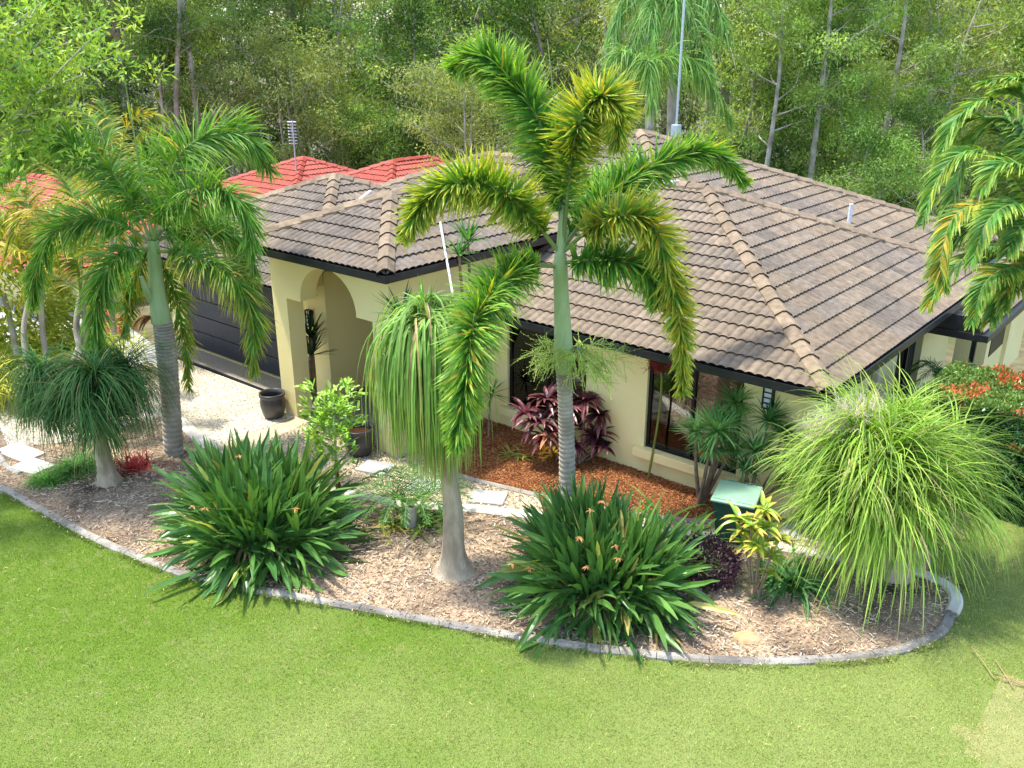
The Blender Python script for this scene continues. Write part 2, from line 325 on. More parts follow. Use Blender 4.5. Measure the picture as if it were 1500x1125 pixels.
# longer blades creeping against and over the kerb
n = 15000; t_ = rs.randint(0, 159, n); u_ = rs.rand(n, 1); p0 = kc[t_, :2] * (1 - u_) + kc[t_ + 1, :2] * u_; dv = kc[t_ + 1, :2] - kc[t_, :2]; dv /= np.linalg.norm(dv, axis=1)[:, None]; nv = np.c_[dv[:, 1], -dv[:, 0]]
q = p0 + nv * (.062 + np.abs(rs.normal(0, .035, n)))[:, None]; k = np.array([mnoise.noise(Vector((a * 2.2, c * 2.2, 3))) for a, c in q]) > -.12; q, nv = q[k], nv[k]; n = len(q)
P = arcs(np.c_[q, np.full(n, -.01)], np.c_[-nv * rs.uniform(-.3, .9, (n, 1)) + rs.normal(0, .3, (n, 2)), np.ones(n)], rs.uniform(.035, .085, n), 4, 1.2); lc = lawn_col(q[:, 0], q[:, 1]) * rs.uniform(.7, 1.2, (n, 1))
b = MB(); ribbons(b, P, .006, lc); b.obj('kerbside_grass', M['leaf'], kind='stuff', label='longer grass creeping against the grey kerb')
# beds and paving sheets
bed_outer = [tuple(p) for p in kc[:, :2]] + [(2.0, .1), (1.8, .45), (1.5, .45)]
edc = spline(EDGE, 120)
pathband = [tuple(p[:2]) for p in edc]
poly_sheet('mulch_bed', bed_outer + pathband[::-1] + [(-11.6, -5.2), (-13.2, -5.9)], .004, M['mulch'])
poly_sheet('gravel_path', [tuple(p[:2]) for p in edc[edc[:, 0] > -9.9]] + [(1.5, 1.2), (-.5, .6), (-1.4, -.3), (-2.4, -.8), (-3.4, -1.15), (-4.3, -1.36), (-5.0, -1.52), (-5.5, -1.52), (-6.4, -1.3), (-6.5, -1.7), (-9.9, -1.7)], .008, M['gravel'])
GK = [(-6.55, -1.2), (-6.1, -1.42), (-5.5, -1.56), (-5.0, -1.55), (-4.3, -1.4), (-3.4, -1.18), (-2.4, -.85), (-1.5, -.4), (-.6, .3)]
gk = spline(GK, 60)
poly_sheet('red_mulch_bed', [tuple(p[:2]) for p in gk] + [(-.5, .5), (-6.6, .5)], .016, M['redmulch'])
poly_sheet('driveway', [(-9.9, -1.35), (-15, -1.4), (-19, -1.9), (-19, -7.2), (-13.2, -5.6), (-12.1, -5.9), (-11.6, -5.1), (-11.35, -3.28), (-10.0, -3.5), (-9.4, -3.55), (-9.4, -1.75), (-9.9, -1.75)], .012, M['pebblecrete'])
poly_sheet('driveway_apron', [(-9.6, -.7), (-15.9, -.7), (-15.9, -1.36), (-9.85, -1.3), (-9.6, -1.72), (-6.75, -1.72), (-6.75, 2.2), (-9.6, 2.2)], .02, M['shadeagg'])  # garage strip and porch floor, shade painted in as a darker sheet
bxo('drain_channel', M['frame'], None, -15, -9.9, -1.36, -1.28, -.02, .026, label='thin black drain channel across the driveway before the garage', cat='drain')
poly_sheet('neighbour_driveway', [(-19.5, -.4), (-14.45, -1.45), (-14.2, -1.75), (-16, -3.2), (-26, -5.5), (-26, -.4)], .022, M['concrete'])
poly_sheet('porch_soil_strip', [(-9.58, -.6), (-9.58, 2.1), (-9.0, 2.1), (-9.15, .2), (-9.35, -.5)], .03, M['redmulch'])
# loose mulch chips, real pieces
def chips(name, n, reg, poly, inv, col, L0, L1, W0, W1, m, label, z=.012, tilt=.35, dens=None):
    q = scatter(n, *reg, poly, inv)
    if dens is not None: q = q[dens(q)]
    n = len(q); az = rs.uniform(0, 6.28, n); L_ = rs.uniform(L0, L1, n); W_ = rs.uniform(W0, W1, n); tl = rs.uniform(-tilt, tilt, n); tl2 = rs.uniform(-tilt, tilt, n)
    dx = np.c_[np.cos(az), np.sin(az), tl] * L_[:, None] / 2; dy = np.c_[-np.sin(az), np.cos(az), tl2] * W_[:, None] / 2; c = np.c_[q, np.full(n, z) + np.abs(tl) * L_ / 2 + rs.uniform(0, .012, n)]
    th = np.array([0, 0, -.006]); V = np.stack([c - dx - dy, c + dx - dy * .7, c + dx * .9 + dy, c - dx + dy, c - dx - dy + th, c + dx - dy * .7 + th, c + dx * .9 + dy + th, c - dx + dy + th], 1)
    f = np.array([(0, 1, 2, 3), (0, 4, 5, 1), (1, 5, 6, 2), (2, 6, 7, 3), (3, 7, 4, 0)]); Fq = (np.arange(n)[:, None, None] * 8 + f[None]).reshape(-1, 4)
    cc = np.array(col)[rs.randint(0, len(col), n)] * rs.uniform(.6, 1.3, (n, 1)); b = MB(); b.add(V, Fq, np.repeat(np.clip(cc, 0, .9), 5, 0)); return b.obj(name, m, kind='stuff', label=label)
mp = bed_outer + pathband[::-1] + [(-11.6, -5.2), (-13.2, -5.9)]
chips('mulch_chips', 42000, (-12, 2.1, -6.6, .5), mp, None, [(.48, .36, .24), (.34, .24, .16), (.60, .48, .33), (.20, .14, .095), (.50, .32, .18)], .015, .06, .004, .014, M['matte'], 'loose brown wood mulch chips over the front bed')
chips('pale_leaf_litter', 15000, (-12, 2.1, -6.6, .5), mp, None, [(.62, .50, .34), (.55, .46, .36), (.70, .6, .44)], .03, .11, .004, .012, M['matte'], 'pale dry leaf litter and sticks lying on the mulch', z=.02, tilt=.25, dens=lambda q: (np.array([mnoise.noise(Vector((a * 1.1, c * 1.1, 0))) for a, c in q]) > -.15))
ring_out = [tuple(p + np.array([0, 0])) for p in (kc[:, :2] + np.c_[np.gradient(kc[:, 1]), -np.gradient(kc[:, 0])] / np.linalg.norm(np.gradient(kc[:, :2], axis=0), axis=1)[:, None] * .16)]
chips('spilled_chips', 16000, (-12, 2.4, -7, .2), ring_out + [tuple(p) for p in (kc[::-1, :2] - np.c_[np.gradient(kc[:, 1]), -np.gradient(kc[:, 0])][::-1] / np.linalg.norm(np.gradient(kc[:, :2], axis=0), axis=1)[::-1, None] * .16)], None, [(.42, .32, .21), (.28, .19, .12), (.55, .45, .3)], .012, .045, .004, .012, M['matte'], 'mulch chips spilled on the kerb and grass edge', z=.05, tilt=.2)
chips('red_mulch_chips', 30000, (-6.7, -.4, -1.7, .5), [tuple(p[:2]) for p in gk] + [(-.5, .5), (-6.6, .5)], None, [(.42, .17, .06), (.30, .10, .035), (.52, .25, .10), (.18, .06, .025)], .012, .05, .004, .012, M['matte'], 'reddish bark mulch chips below the front windows', z=.022)
gpoly = [tuple(p[:2]) for p in edc if p[0] > -9] + [(1.5, 1.2), (-.5, .6)] + [tuple(p[:2]) for p in gk[::-1]] + [(-6.6, -1.75), (-9, -1.75)]
chips('gravel_stones', 36000, (-9.2, 1.5, -3.7, .6), gpoly, None, [(.62, .52, .36), (.48, .36, .22), (.74, .66, .5), (.35, .27, .18)], .012, .035, .010, .024, M['matte'], 'honey coloured pebbles on the garden path', z=.016, tilt=.5)
chips('driveway_pebbles', 30000, (-14.5, -9.4, -6, -1.4), [(-9.9, -1.4), (-14.5, -1.4), (-14.5, -5.3), (-12.1, -5.9), (-11.6, -5.1), (-11.35, -3.28), (-10.0, -3.5), (-9.4, -3.55), (-9.4, -1.8)], None, [(.80, .72, .55), (.62, .52, .38), (.9, .84, .7), (.45, .38, .27)], .01, .028, .010, .02, M['matte'], 'exposed pale pebbles in the driveway surface', z=.012, tilt=.15)
# ---------------------------------------------------------------- kerbs: every scored block a piece of its own
def kerb(name, pts, wid, h, bl, m, label, cat, piece='kerb_block', n=400, gap=.004, z0=-.05):
    t = thing(name, (pts[0][0], pts[0][1], 0), label, cat); c = spline(pts, n)[:, :2]; s = np.r_[0, np.cumsum(np.linalg.norm(np.diff(c, axis=0), axis=1))]; k = 0; a = 0
    while a < s[-1] - .05:
        e = min(a + bl * random.uniform(.92, 1.08), s[-1]); ss = np.linspace(a + gap, e - gap, 5); q = np.c_[np.interp(ss, s, c[:, 0]), np.interp(ss, s, c[:, 1])]; hh = h + random.uniform(-.004, .004)
        b = MB(); r = wid / 2; sweep(b, q, [(-r, z0), (-r, hh - .03), (-r + .03, hh), (r - .03, hh), (r, hh - .03), (r, z0)]); b.obj(piece, m, t); a = e
    return t
kerb('garden_kerb', KERB, .13, .045, .62, M['kerb'], 'weathered grey concrete edging curving between the lawn and the mulch bed', 'kerb')
kerb('bed_edging', GK, .09, .06, .8, M['kerb'], 'thin grey concrete edging between gravel path and red mulch', 'kerb')
kerb('path_edging', EDGE[2:], .2, .05, .95, M['paver'], 'pale cream paver strip along the gravel path behind the ponytail palm', 'paving edge', piece='paver')
kerb('path_end_edging', [(1.5, .3), (1.85, .18), (2.0, -.1), (2.03, -.40)], .17, .05, .5, M['paver'], 'cream curved paver end of the bed under the bright fountain grass', 'paving edge', piece='paver')
kerb('driveway_edging', [(-11.5, -3.2), (-10.7, -3.33), (-9.9, -3.5), (-9.2, -3.6)], .24, .05, .8, M['paver'], 'pale flat edging strip between driveway and bed behind the left palm', 'paving edge', piece='paver')
kerb('side_kerb', [(-13.6, -5.75), (-12.3, -6.05), (-11.4, -6.22), (-10.9, -6.2)], .1, .05, .7, M['kerb'], 'narrow grey kerb running left from the small grass clump', 'kerb')
def slab(cx, cy, lx, ly, rz, m, label, z=.03, group=None):
    b = MB(); box(b, -lx / 2, lx / 2, -ly / 2, ly / 2, -.03, .012); o = b.obj('stepping_stone', m, loc=(cx, cy, z), label=label, cat='paver', group=group); o.rotation_euler = (0, 0, rz); bevel(o.data, .006, 1)
G_ = 'flat paving slabs in the garden path'
slab(-11.75, -5.85, .85, .42, .15, M['paver'], 'pale slab beside the driveway at the far left edge', group=G_)
slab(-11.0, -5.95, .6, .42, .2, M['paver'], 'pale slab in soil left of the small grass clump', group=G_)
slab(-12.2, -6.3, .6, .4, .2, M['greypaver'], 'dark grey slab at the far left edge below the pale slabs', group=G_)
slab(-6.55, -2.28, .55, .42, .3, M['greypaver'], 'grey slab in gravel in front of the right black pot', group=G_)
slab(-5.45, -2.2, .55, .42, .45, M['greypaver'], 'grey slab in gravel behind the spiky cycad', group=G_)
slab(-4.4, -1.85, .55, .42, .5, M['greypaver'], 'grey slab half hidden behind the ponytail palm trunk', group=G_)
slab(-.5, .1, .6, .45, .5, M['greypaver'], 'grey slab in gravel by the green bin', group=G_)
b = MB(); lathe(b, [(0, .06), (.1, .055), (.16, .03), (.19, -.01)], (0, 0, 0), 7); o = b.obj('sandstone_rock', M['stone'], loc=gp(1095, 935, .01), label='flat orange sandstone rock lying on mulch near the kerb', cat='rock'); o.scale = (1, .7, 1); o.rotation_euler = (0.05, .05, .6)
# ---------------------------------------------------------------- roof builder
TP = math.tan(R(22.3)); CP = math.cos(R(22.3)); SP = math.sin(R(22.3)); GA = .32; TW = .293
class Hip:
    def __init__(s, x0, x1, y0, y1, h): s.x0, s.x1, s.y0, s.y1, s.h = x0, x1, y0, y1, h; s.half = min(x1 - x0, y1 - y0) / 2; s.top = h + s.half * TP
    def z(s, x, y):
        d = np.minimum.reduce([x - s.x0, s.x1 - x, y - s.y0, s.y1 - y]); return np.where(d >= -1e-6, s.h + d * TP, -99.)
prof_x = np.linspace(0, TW, 11); prof_z = .029 * np.sin(np.clip(np.mod(prof_x, TW / 2) / (TW / 2), 0, 1) * math.pi) ** .75; prof_z[5] = 0; prof_z[-1] = 0
def tile_mesh(name, col, m, u0=None, v0=None, planes=None, slope_len=None):
    # local: x along eave, y up slope, z normal
    b = MB(); L0, L1 = 0., GA + .035
    A = np.stack([prof_x, 0 * prof_x + L0, prof_z + .034], -1); Bt = np.stack([prof_x, 0 * prof_x + L1, prof_z + .002], -1); Cb = np.stack([prof_x, 0 * prof_x + L0 + .03, prof_z + .004], -1)
    V = np.vstack([A, Bt, Cb]); n = len(prof_x); i = np.arange(n - 1)
    b.add(V, np.vstack([np.stack([i, i + 1, n + i + 1, n + i], -1), np.stack([2 * n + i, 2 * n + i + 1, i + 1, i], -1)]), col)
    b.add([A[0], Bt[0], Cb[0], A[-1], Bt[-1], Cb[-1]], [(0, 1, 2), (5, 4, 3)], col)
    me = b.mesh(name, m)
    if planes:
        bm = bmesh.new(); bm.from_mesh(me); bmesh.ops.translate(bm, verts=bm.verts[:], vec=(u0, v0, 0))
        for co_, no in planes: bmesh.ops.bisect_plane(bm, geom=bm.verts[:] + bm.edges[:] + bm.faces[:], plane_co=co_, plane_no=no, clear_outer=True)
        bmesh.ops.translate(bm, verts=bm.verts[:], vec=(-u0, -v0, 0)); ok = len(bm.faces); bm.to_mesh(me); bm.free()
        if not ok: return None
    return me
def tint(p, kind):
    n = mnoise.noise(Vector((p[0] * .55, p[1] * .55, p[2]))) + .5 * mnoise.noise(Vector((p[0] * 2, p[1] * 2, 7))); k = random.uniform(.82, 1.12)
    grey = np.array([.178, .146, .113]); tan = np.array([.228, .174, .118]); dark = np.array([.14, .118, .097])
    t = min(1, max(0, .35 + n * 1.1 + random.uniform(-.2, .2))); c = grey + (tan - grey) * t
    if n < -.22: c = c * .5 + dark * .5
    return c * k
def build_roof(house, hips, limit, base_m, tm, sheath_m, name='roof_tile', mono=None, simple=False, skip=None, cell=None):
    roof = None; b = MB(); faces = []
    for H in hips:
        x0, x1, y0, y1, h, hf = H.x0, H.x1, H.y0, H.y1, H.h, H.half; W_, D_ = x1 - x0, y1 - y0
        # (origin, u dir, v plan dir, width, run)
        faces += [(H, (x0, y0, h), (1, 0), (0, 1), W_), (H, (x1, y0, h), (0, 1), (-1, 0), D_), (H, (x1, y1, h), (-1, 0), (0, -1), W_), (H, (x0, y1, h), (0, -1), (1, 0), D_)]
        V = [(x0, y0, h), (x1, y0, h), (x1, y1, h), (x0, y1, h)]
        if W_ >= D_: V += [(x0 + hf, y0 + hf, H.top), (x1 - hf, y0 + hf, H.top)]; Fs = [(0, 1, 5, 4), (2, 3, 4, 5)]; Ft = [(1, 2, 5), (3, 0, 4)]
        else: V += [(x0 + hf, y0 + hf, H.top), (x0 + hf, y1 - hf, H.top)]; Fs = [(1, 2, 5, 4), (3, 0, 4, 5)]; Ft = [(0, 1, 4), (2, 3, 5)]
        V = np.array(V) + [0, 0, -.012]; b.add(V, Fs); b.add(V, Ft)
    roof = b.obj('roof', sheath_m, house)
    if mono is None:   # the porch is open to its own ceiling: no lower roof passes through it
        bm = bmesh.new(); bm.from_mesh(roof.data)
        for c_, n_ in (((-9.62, 0, 0), (1, 0, 0)), ((-6.75, 0, 0), (1, 0, 0)), ((0, 2.25, 0), (0, 1, 0))): bmesh.ops.bisect_plane(bm, geom=bm.verts[:] + bm.edges[:] + bm.faces[:], plane_co=c_, plane_no=n_)
        bmesh.ops.delete(bm, geom=[f for f in bm.faces if -9.63 < f.calc_center_median().x < -6.74 and f.calc_center_median().y < 2.26 and f.calc_center_median().z < 3.2], context='FACES'); bm.to_mesh(roof.data); bm.free()
    vars_ = []; items = []
    for H, o, u, v, W_ in faces:
        u = np.array([*u, 0.]); n_ = np.array([-v[0] * SP, -v[1] * SP, CP]); vv = np.array([v[0] * CP, v[1] * CP, SP]); o = np.array(o)
        L_ = H.half / CP; others = [q for q in hips if q is not H]
        toc = CAM - o
        if toc @ n_ < 0: continue      # slope turned away from the street side: sheathing only
        for k in range(int(math.ceil(L_ / GA))):
            v0 = k * GA - .04
            for c in range(int(math.ceil(W_ / TW))):
                u0 = c * TW; ctr = o + u * (u0 + TW / 2) + vv * (v0 + GA / 2); run = (v0 + GA / 2) * CP
                cor = [(u0, v0), (u0 + TW, v0), (u0, v0 + GA), (u0 + TW, v0 + GA)]
                if all(a < q * CP - .001 or a > W_ - q * CP or q > L_ + .02 for a, q in cor): continue
                zs = [max([float(q.z(p[0], p[1])) for q in others] + [-99]) - p[2] for p in [o + u * a + vv * q for a, q in cor]]
                if min(zs) > .10: continue
                if skip and skip(H, ctr): continue
                clip = any(a < (q + .04) * CP - .02 or a > W_ - (q + .04) * CP + .02 for a, q in cor) or v0 + GA > L_
                items.append((float(np.linalg.norm(ctr - CAM)), o, u, vv, n_, u0, v0, W_, L_, clip, ctr))
    items.sort(key=lambda a: a[0])
    rest = MB(); proto = {}
    for idx, (d, o, u, vv, n_, u0, v0, W_, L_, clip, ctr) in enumerate(items):
        col = mono if mono is not None else tint(ctr, 0); mx = Matrix(((u[0], vv[0], n_[0], 0), (u[1], vv[1], n_[1], 0), (u[2], vv[2], n_[2], 0), (0, 0, 0, 1))); org = o + u * u0 + vv * v0; mx.translation = Vector(org) + Vector((0, 0, random.uniform(-.002, .002)))
        if clip:
            pl = [((0, 0, 0), (-1, CP, 0)), ((W_, 0, 0), (1, CP, 0)), ((0, L_ + .02, 0), (0, 1, 0))]
            me = tile_mesh('roof_tile', col, tm, u0, v0, pl)
            if me is None: continue
        else:
            key = tuple(np.round(np.array(col) * 14).astype(int))
            if key not in proto: proto[key] = tile_mesh('roof_tile', col, tm)
            me = proto[key]
        if idx < limit:
            ob = link(name, me, roof); ob.matrix_basis = mx
        else:
            n0 = len(me.vertices); co_ = np.empty(n0 * 3); me.vertices.foreach_get('co', co_); co_ = co_.reshape(-1, 3) @ np.array(mx.to_3x3()).T + np.array(mx.translation)
            off = rest.n; rest.v.append(co_); rest.n += n0
            for sz in (3, 4, 5, 6, 7):
                fs = [tuple(p.vertices) for p in me.polygons if len(p.vertices) == sz]
                if fs: rest.f.append(np.array(fs) + off); rest.c.append(np.tile(np.array(col), (len(fs), 1))); rest.m.append(np.zeros(len(fs), int)); rest.sm.append(np.zeros(len(fs), bool))
            if clip: bpy.data.meshes.remove(me)
    if rest.n: rest.obj('distant_roof_tiles', tm, roof, kind='stuff')
    # ridge and hip caps
    lines = []
    for H in hips:
        hf = H.half; x0, x1, y0, y1 = H.x0, H.x1, H.y0, H.y1
        a = (x0 + hf, y0 + hf); c = (x1 - hf, y0 + hf) if x1 - x0 >= y1 - y0 else (x0 + hf, y1 - hf)
        T_ = H.top; cor = {(x0, y0): a, (x1, y0): c if x1 - x0 >= y1 - y0 else a, (x1, y1): c, (x0, y1): a if x1 - x0 >= y1 - y0 else c}
        lines += [((*k, H.h), (*v, T_), H) for k, v in cor.items()]; 
        if abs(a[0] - c[0]) + abs(a[1] - c[1]) > .1: lines.append(((*c, T_), (*a, T_), H))
    for p, q, H in lines:
        p, q = np.array(p), np.array(q); L_ = np.linalg.norm(q - p); d = (q - p) / L_; s_ = unit(np.cross(d, [0, 0, 1.])); up_ = np.cross(s_, d)
        m_ = int(L_ / .37); st = L_ / m_; bd = MB(); other = [h_ for h_ in hips if h_ is not H]; anyv = False
        hip_ = abs(d[2]) > .05; drop = .055 if hip_ else .075
        for k in range(m_):
            ctr = p + d * (k + .5) * st
            if max([float(h_.z(ctr[0], ctr[1])) for h_ in other] + [-99]) > ctr[2] - .02: continue
            anyv = True
            def ring(t, lift, wd=1.): base = p + d * t + up_ * lift; return [base - s_ * .145 * wd - up_ * drop * wd, base - s_ * .135 * wd + up_ * (.0), base - s_ * .03 + up_ * .07, base + s_ * .03 + up_ * .07, base + s_ * .135 * wd + up_ * 0, base + s_ * .145 * wd - up_ * drop * wd]
            A = ring(k * st - .03, .048); Bq = ring((k + 1) * st, .018, .93); Ci = ring(k * st + .0, .012)
            V = np.vstack([A, Bq, Ci]); i = np.arange(5); Fq = np.vstack([np.stack([i, i + 1, i + 7, i + 6], -1), np.stack([i + 12, i + 13, i + 1, i], -1)])
            cc = (np.array([.25, .188, .125]) * random.uniform(.85, 1.1) * (1 if random.random() < .8 else .8)) if mono is None else np.array(mono) * .95
            cb = MB(); cb.add(V, Fq, cc)
            if simple: bd.v += cb.v; bd.f += [f + bd.n for f in cb.f]; bd.n += cb.n; bd.c += cb.c; bd.m += cb.m; bd.sm += cb.sm
            else: cb.obj('ridge_cap', tm, roof)
        if simple and anyv: bd.obj('ridge_capping', tm, roof)
    return roof
# ---------------------------------------------------------------- the house
house = thing('brick_house', (-5, 4, 0), 'cream rendered single storey house under a brown tiled hip roof, arched porch and dark gutters', 'house')
S_ = Hip(-14.5, 0, 0, 8.6, 2.35); PO = Hip(-9.9, -6.1, -2.23, 6.0, 3.4); GR = Hip(-16.35, -9.05, -1.4, 5.9, 2.35); LB = Hip(-14.95, -4.25, 0.04, 9.5, 2.35); BG = Hip(-13.2, -.9, .12, 12.42, 2.35)
def skip(H, c): # the far and hidden sides get none
    return c[1] > 8.4 and H is not BG or (H is PO and c[1] > 4.6)
roof = build_roof(house, [S_, PO, GR, LB, BG], 300, None, M['tile'], M['room'], skip=skip)
GUT = [(-.03, -.03), (.0, -.03), (.0, -.105), (.105, -.105), (.105, -.005), (.125, -.005), (.125, -.125), (-.03, -.125)]
def gutter(path, h, parent=house, nm='gutter'):
    b = MB(); sweep(b, path, [(o - .03, h + z) for o, z in GUT]); b.obj(nm, M['black'], parent)
    b = MB(); sweep(b, path, [(-.55, h - .155), (-.05, h - .155), (-.05, h - .17), (-.55, h - .17)]); b.obj('soffit', M['soffit'], parent)
gutter([(-6.62, 0), (0, 0), (0, 8.6), (-.9, 8.6)], 2.35)
gutter([(-9.9, 3), (-9.9, -2.23), (-6.1, -2.23), (-6.1, 2.5)], 3.4)
gutter([(-16.35, 5), (-16.35, -1.4), (-9.62, -1.4)], 2.35)
# walls (solid boxes butted end to end; openings left between them)
def wallb(parts, name='wall'):
    b = MB()
    for p in parts: box(b, *p)
    return b.obj(name, M['render'], house)
def window_wall_x(y, x0, x1, openings, zt, th=.22, z0=-.3):   # wall in a plane of constant y with openings (xa, xb, za, zb)
    ps = []; c = x0
    for a, q, za, zb in openings:
        ps += [(c, a, y, y + th, z0, zt), (a, q, y, y + th, z0, za), (a, q, y, y + th, zb, zt)]; c = q
    ps.append((c, x1, y, y + th, z0, zt)); return ps
wallb(window_wall_x(.5, -6.6, -.5, [(-6.0, -4.25, .42, 2.08), (-3.06, -1.41, .46, 2.08)], 2.21), 'front_wall')
def window_wall_y(x, y0, y1, openings, zt, th=.22, z0=-.3):
    ps = []; c = y0
    for a, q, za, zb in openings:
        ps += [(x - th, x, c, a, z0, zt), (x - th, x, a, q, z0, za), (x - th, x, a, q, zb, zt)]; c = q
    ps.append((x - th, x, c, y1, z0, zt)); return ps
wallb(window_wall_y(-.5, .72, 8.1, [(4.7, 6.2, 0, 2.08)], 2.21), 'side_wall')
bxo('wall_pilaster', M['render'], house, -.5, -.44, 3.55, 3.75, 0, 2.2)
# porch wall with arch
def arch_wall():
    th = .36; y0 = -1.75; b = MB(); xl, xr, zt = -9.78, -6.6, 3.24; ol, orr, zs = -9.36, -7.03, 2.36; al, ar = -8.95, -7.43
    cx_, r_ = (al + ar) / 2, (ar - al) / 2; arc = [(cx_ - r_ * math.cos(a), zs + .02 + r_ * .92 * math.sin(a)) for a in np.linspace(0, math.pi, 25)]
    n = len(arc); V = []; Fq = []
    for y in (y0, y0 + th): V += [(x, y, z) for x, z in arc] + [(x, y, zt) for x, z in arc]
    for i in range(n - 1): Fq += [(i, i + 1, n + i + 1, n + i), (2 * n + i + 1, 2 * n + i, 3 * n + i, 3 * n + i + 1), (i + 1, i, 2 * n + i, 2 * n + i + 1)]
    b.add(V, Fq)
    for a, c in ((xl, al), (ar, xr)): box(b, a, c, y0, y0 + th, zs, zt)
    for a, c in ((xl, ol), (orr, xr)): box(b, a, c, y0, y0 + th, -.1, zs - .0005)
    return b.obj('porch_arch_wall', M['render'], house)
arch_wall()
wallb([(-6.9, -6.6, -1.39, 2.6, -.1, 3.24)], 'porch_side_wall')
wallb([(-9.78, -9.6, -1.39, -.72, 2.36, 3.24), (-9.9, -9.6, -.7, 3., 0, 3.24)], 'entry_wall')
wallb([(-9.6, -6.9, 2.2, 2.4, 0, 3.24)], 'entry_back_wall')
bxo('porch_ceiling', M['soffit'], house, -9.8, -6.6, -1.7, 2.3, 3.241, 3.26)
wallb(window_wall_x(-.7, -15.9, -9.9, [(-14.9, -10.35, 0, 2.08)], 2.21, th=.2), 'garage_wall')
wallb([(-15.9, -15.7, -.5, 5.5, -.3, 2.21)], 'garage_side_wall')
gd = bxo('garage_door', M['navy'], house, -14.89, -10.36, -.6, -.56, 0.03, 2.07)
for k in range(5): bxo('door_panel', M['navy'], gd, -14.87, -10.38, -.64, -.601, .04 + k * .405, .04 + k * .405 + .39, bev=.012)
# windows
def window_x(xa, xb, za, zb, y, splits, blinds):
    wdw = bxo('window', M['room'], house, xa, xb, y + .75, y + .78, za - .2, zb + .1)
    b = MB(); fw = .05
    box(b, xa, xb, y + .06, y + .12, za, za + fw); box(b, xa, xb, y + .06, y + .12, zb - fw, zb)
    for x in [xa, *splits, xb - fw]: box(b, x, x + fw, y + .058, y + .122, za + fw, zb - fw)
    b.obj('window_frame', M['frame'], wdw); bxo('pane', M['glass'], wdw, xa + .04, xb - .04, y + .088, y + .092, za + .04, zb - .04)
    for (a, c, z0, z1, st) in blinds:
        b = MB(); z = z0
        while z < z1:
            V = [(a, y + .16, z), (c, y + .16, z), (c, y + .2, z + st * .75), (a, y + .2, z + st * .75)]; b.add(V, [(0, 1, 2, 3)]); z += st
        b.obj('blind', M['blind'], wdw)
    b = MB(); box(b, xa - .02, xa, y + .24, y + .74, za - .2, zb + .1); box(b, xb, xb + .02, y + .24, y + .74, za - .2, zb + .1); b.obj('reveal', M['room'], wdw)
    return wdw
window_x(-3.06, -1.41, .46, 2.08, .5, [-2.28], [(-2.26, -1.46, .52, 2.03, .035), (-3.0, -2.3, .52, 1.02, .035)])
window_x(-6.0, -4.25, .42, 2.08, .5, [-5.15], [(-5.93, -5.2, 1.3, 2.03, .04)])
for a, c, z in ((-3.2, -1.3, .46), (-6.12, -4.15, .42)):
    o = bxo('window_sill', M['render'], house, a, c, .38, .5, z - .15, z + .01, bev=.012)
o = bxo('side_door', M['room'], house, -.66, -.62, 4.7, 6.2, 0, 2.08); bxo('door_frame', M['frame'], o, -.6, -.54, 4.7, 4.76, 0, 2.08); bxo('door_frame', M['frame'], o, -.6, -.54, 5.45, 5.5, 0, 2.08)
# side wing with lean-to roof
wg = bxo('side_wing', M['render'], house, -.49, .12, 8.7, 12.5, -.4, 2.0)
bxo('wing_window', M['frame'], house, .121, .135, 9.0, 10.2, .5, 1.9)
bxo('wing_pilaster', M['render'], house, .12, .2, 10.3, 10.6, -.2, 2.0)
b = MB(); V = [(-.45, 5.6, 2.24), (.56, 5.6, 1.9), (.56, 13, 1.9), (-.45, 13, 2.24)]; V2 = [(x, y, z - .09) for x, y, z in V]; b.add(V + V2, [(0, 1, 2, 3), (7, 6, 5, 4), (0, 4, 5, 1), (1, 5, 6, 2)]); b.obj('lean_to_roof', M['black'], house)
lt = MB(); uu = np.array([0, 1., 0]); vv = unit(np.array([-1.01, 0, .34])); nn = np.cross(uu, vv); nn = nn * np.sign(nn[2])
for k in range(3):
    for c in range(25):
        o_ = np.array([.6, 5.62, 1.91]) + uu * c * TW + vv * (k * GA); cc = tint(o_, 0); A = np.stack([prof_x, 0 * prof_x, prof_z + .034], -1); B_ = np.stack([prof_x, 0 * prof_x + GA + .03, prof_z + .004], -1); C_ = np.stack([prof_x, 0 * prof_x + .03, prof_z], -1)
        Vv = np.vstack([A, B_, C_]); Vv = o_ + Vv[:, :1] * uu + Vv[:, 1:2] * vv + Vv[:, 2:] * nn; i = np.arange(10); lt.add(Vv, np.vstack([np.stack([i, i + 1, i + 12, i + 11], -1), np.stack([i + 22, i + 23, i + 1, i], -1)]), cc)
lt.obj('lean_to_tiles', M['tile'], house, kind='stuff')
b = MB(); sweep(b, [(-.3, 5.6), (.62, 5.6), (.62, 13)], [(0, 1.92), (.1, 1.92), (.1, 1.8), (0, 1.8)]); b.obj('lean_to_gutter', M['black'], house)
bxo('barge_board', M['black'], house, -.45, .6, 5.55, 5.6, 1.78, 2.2)
bxo('veranda_post', M['black'], house, .42, .5, 5.75, 5.83, -.2, 1.83)
bxo('veranda_floor', M['greypaver'], house, -.45, .9, 5.2, 8.7, -.1, .0)
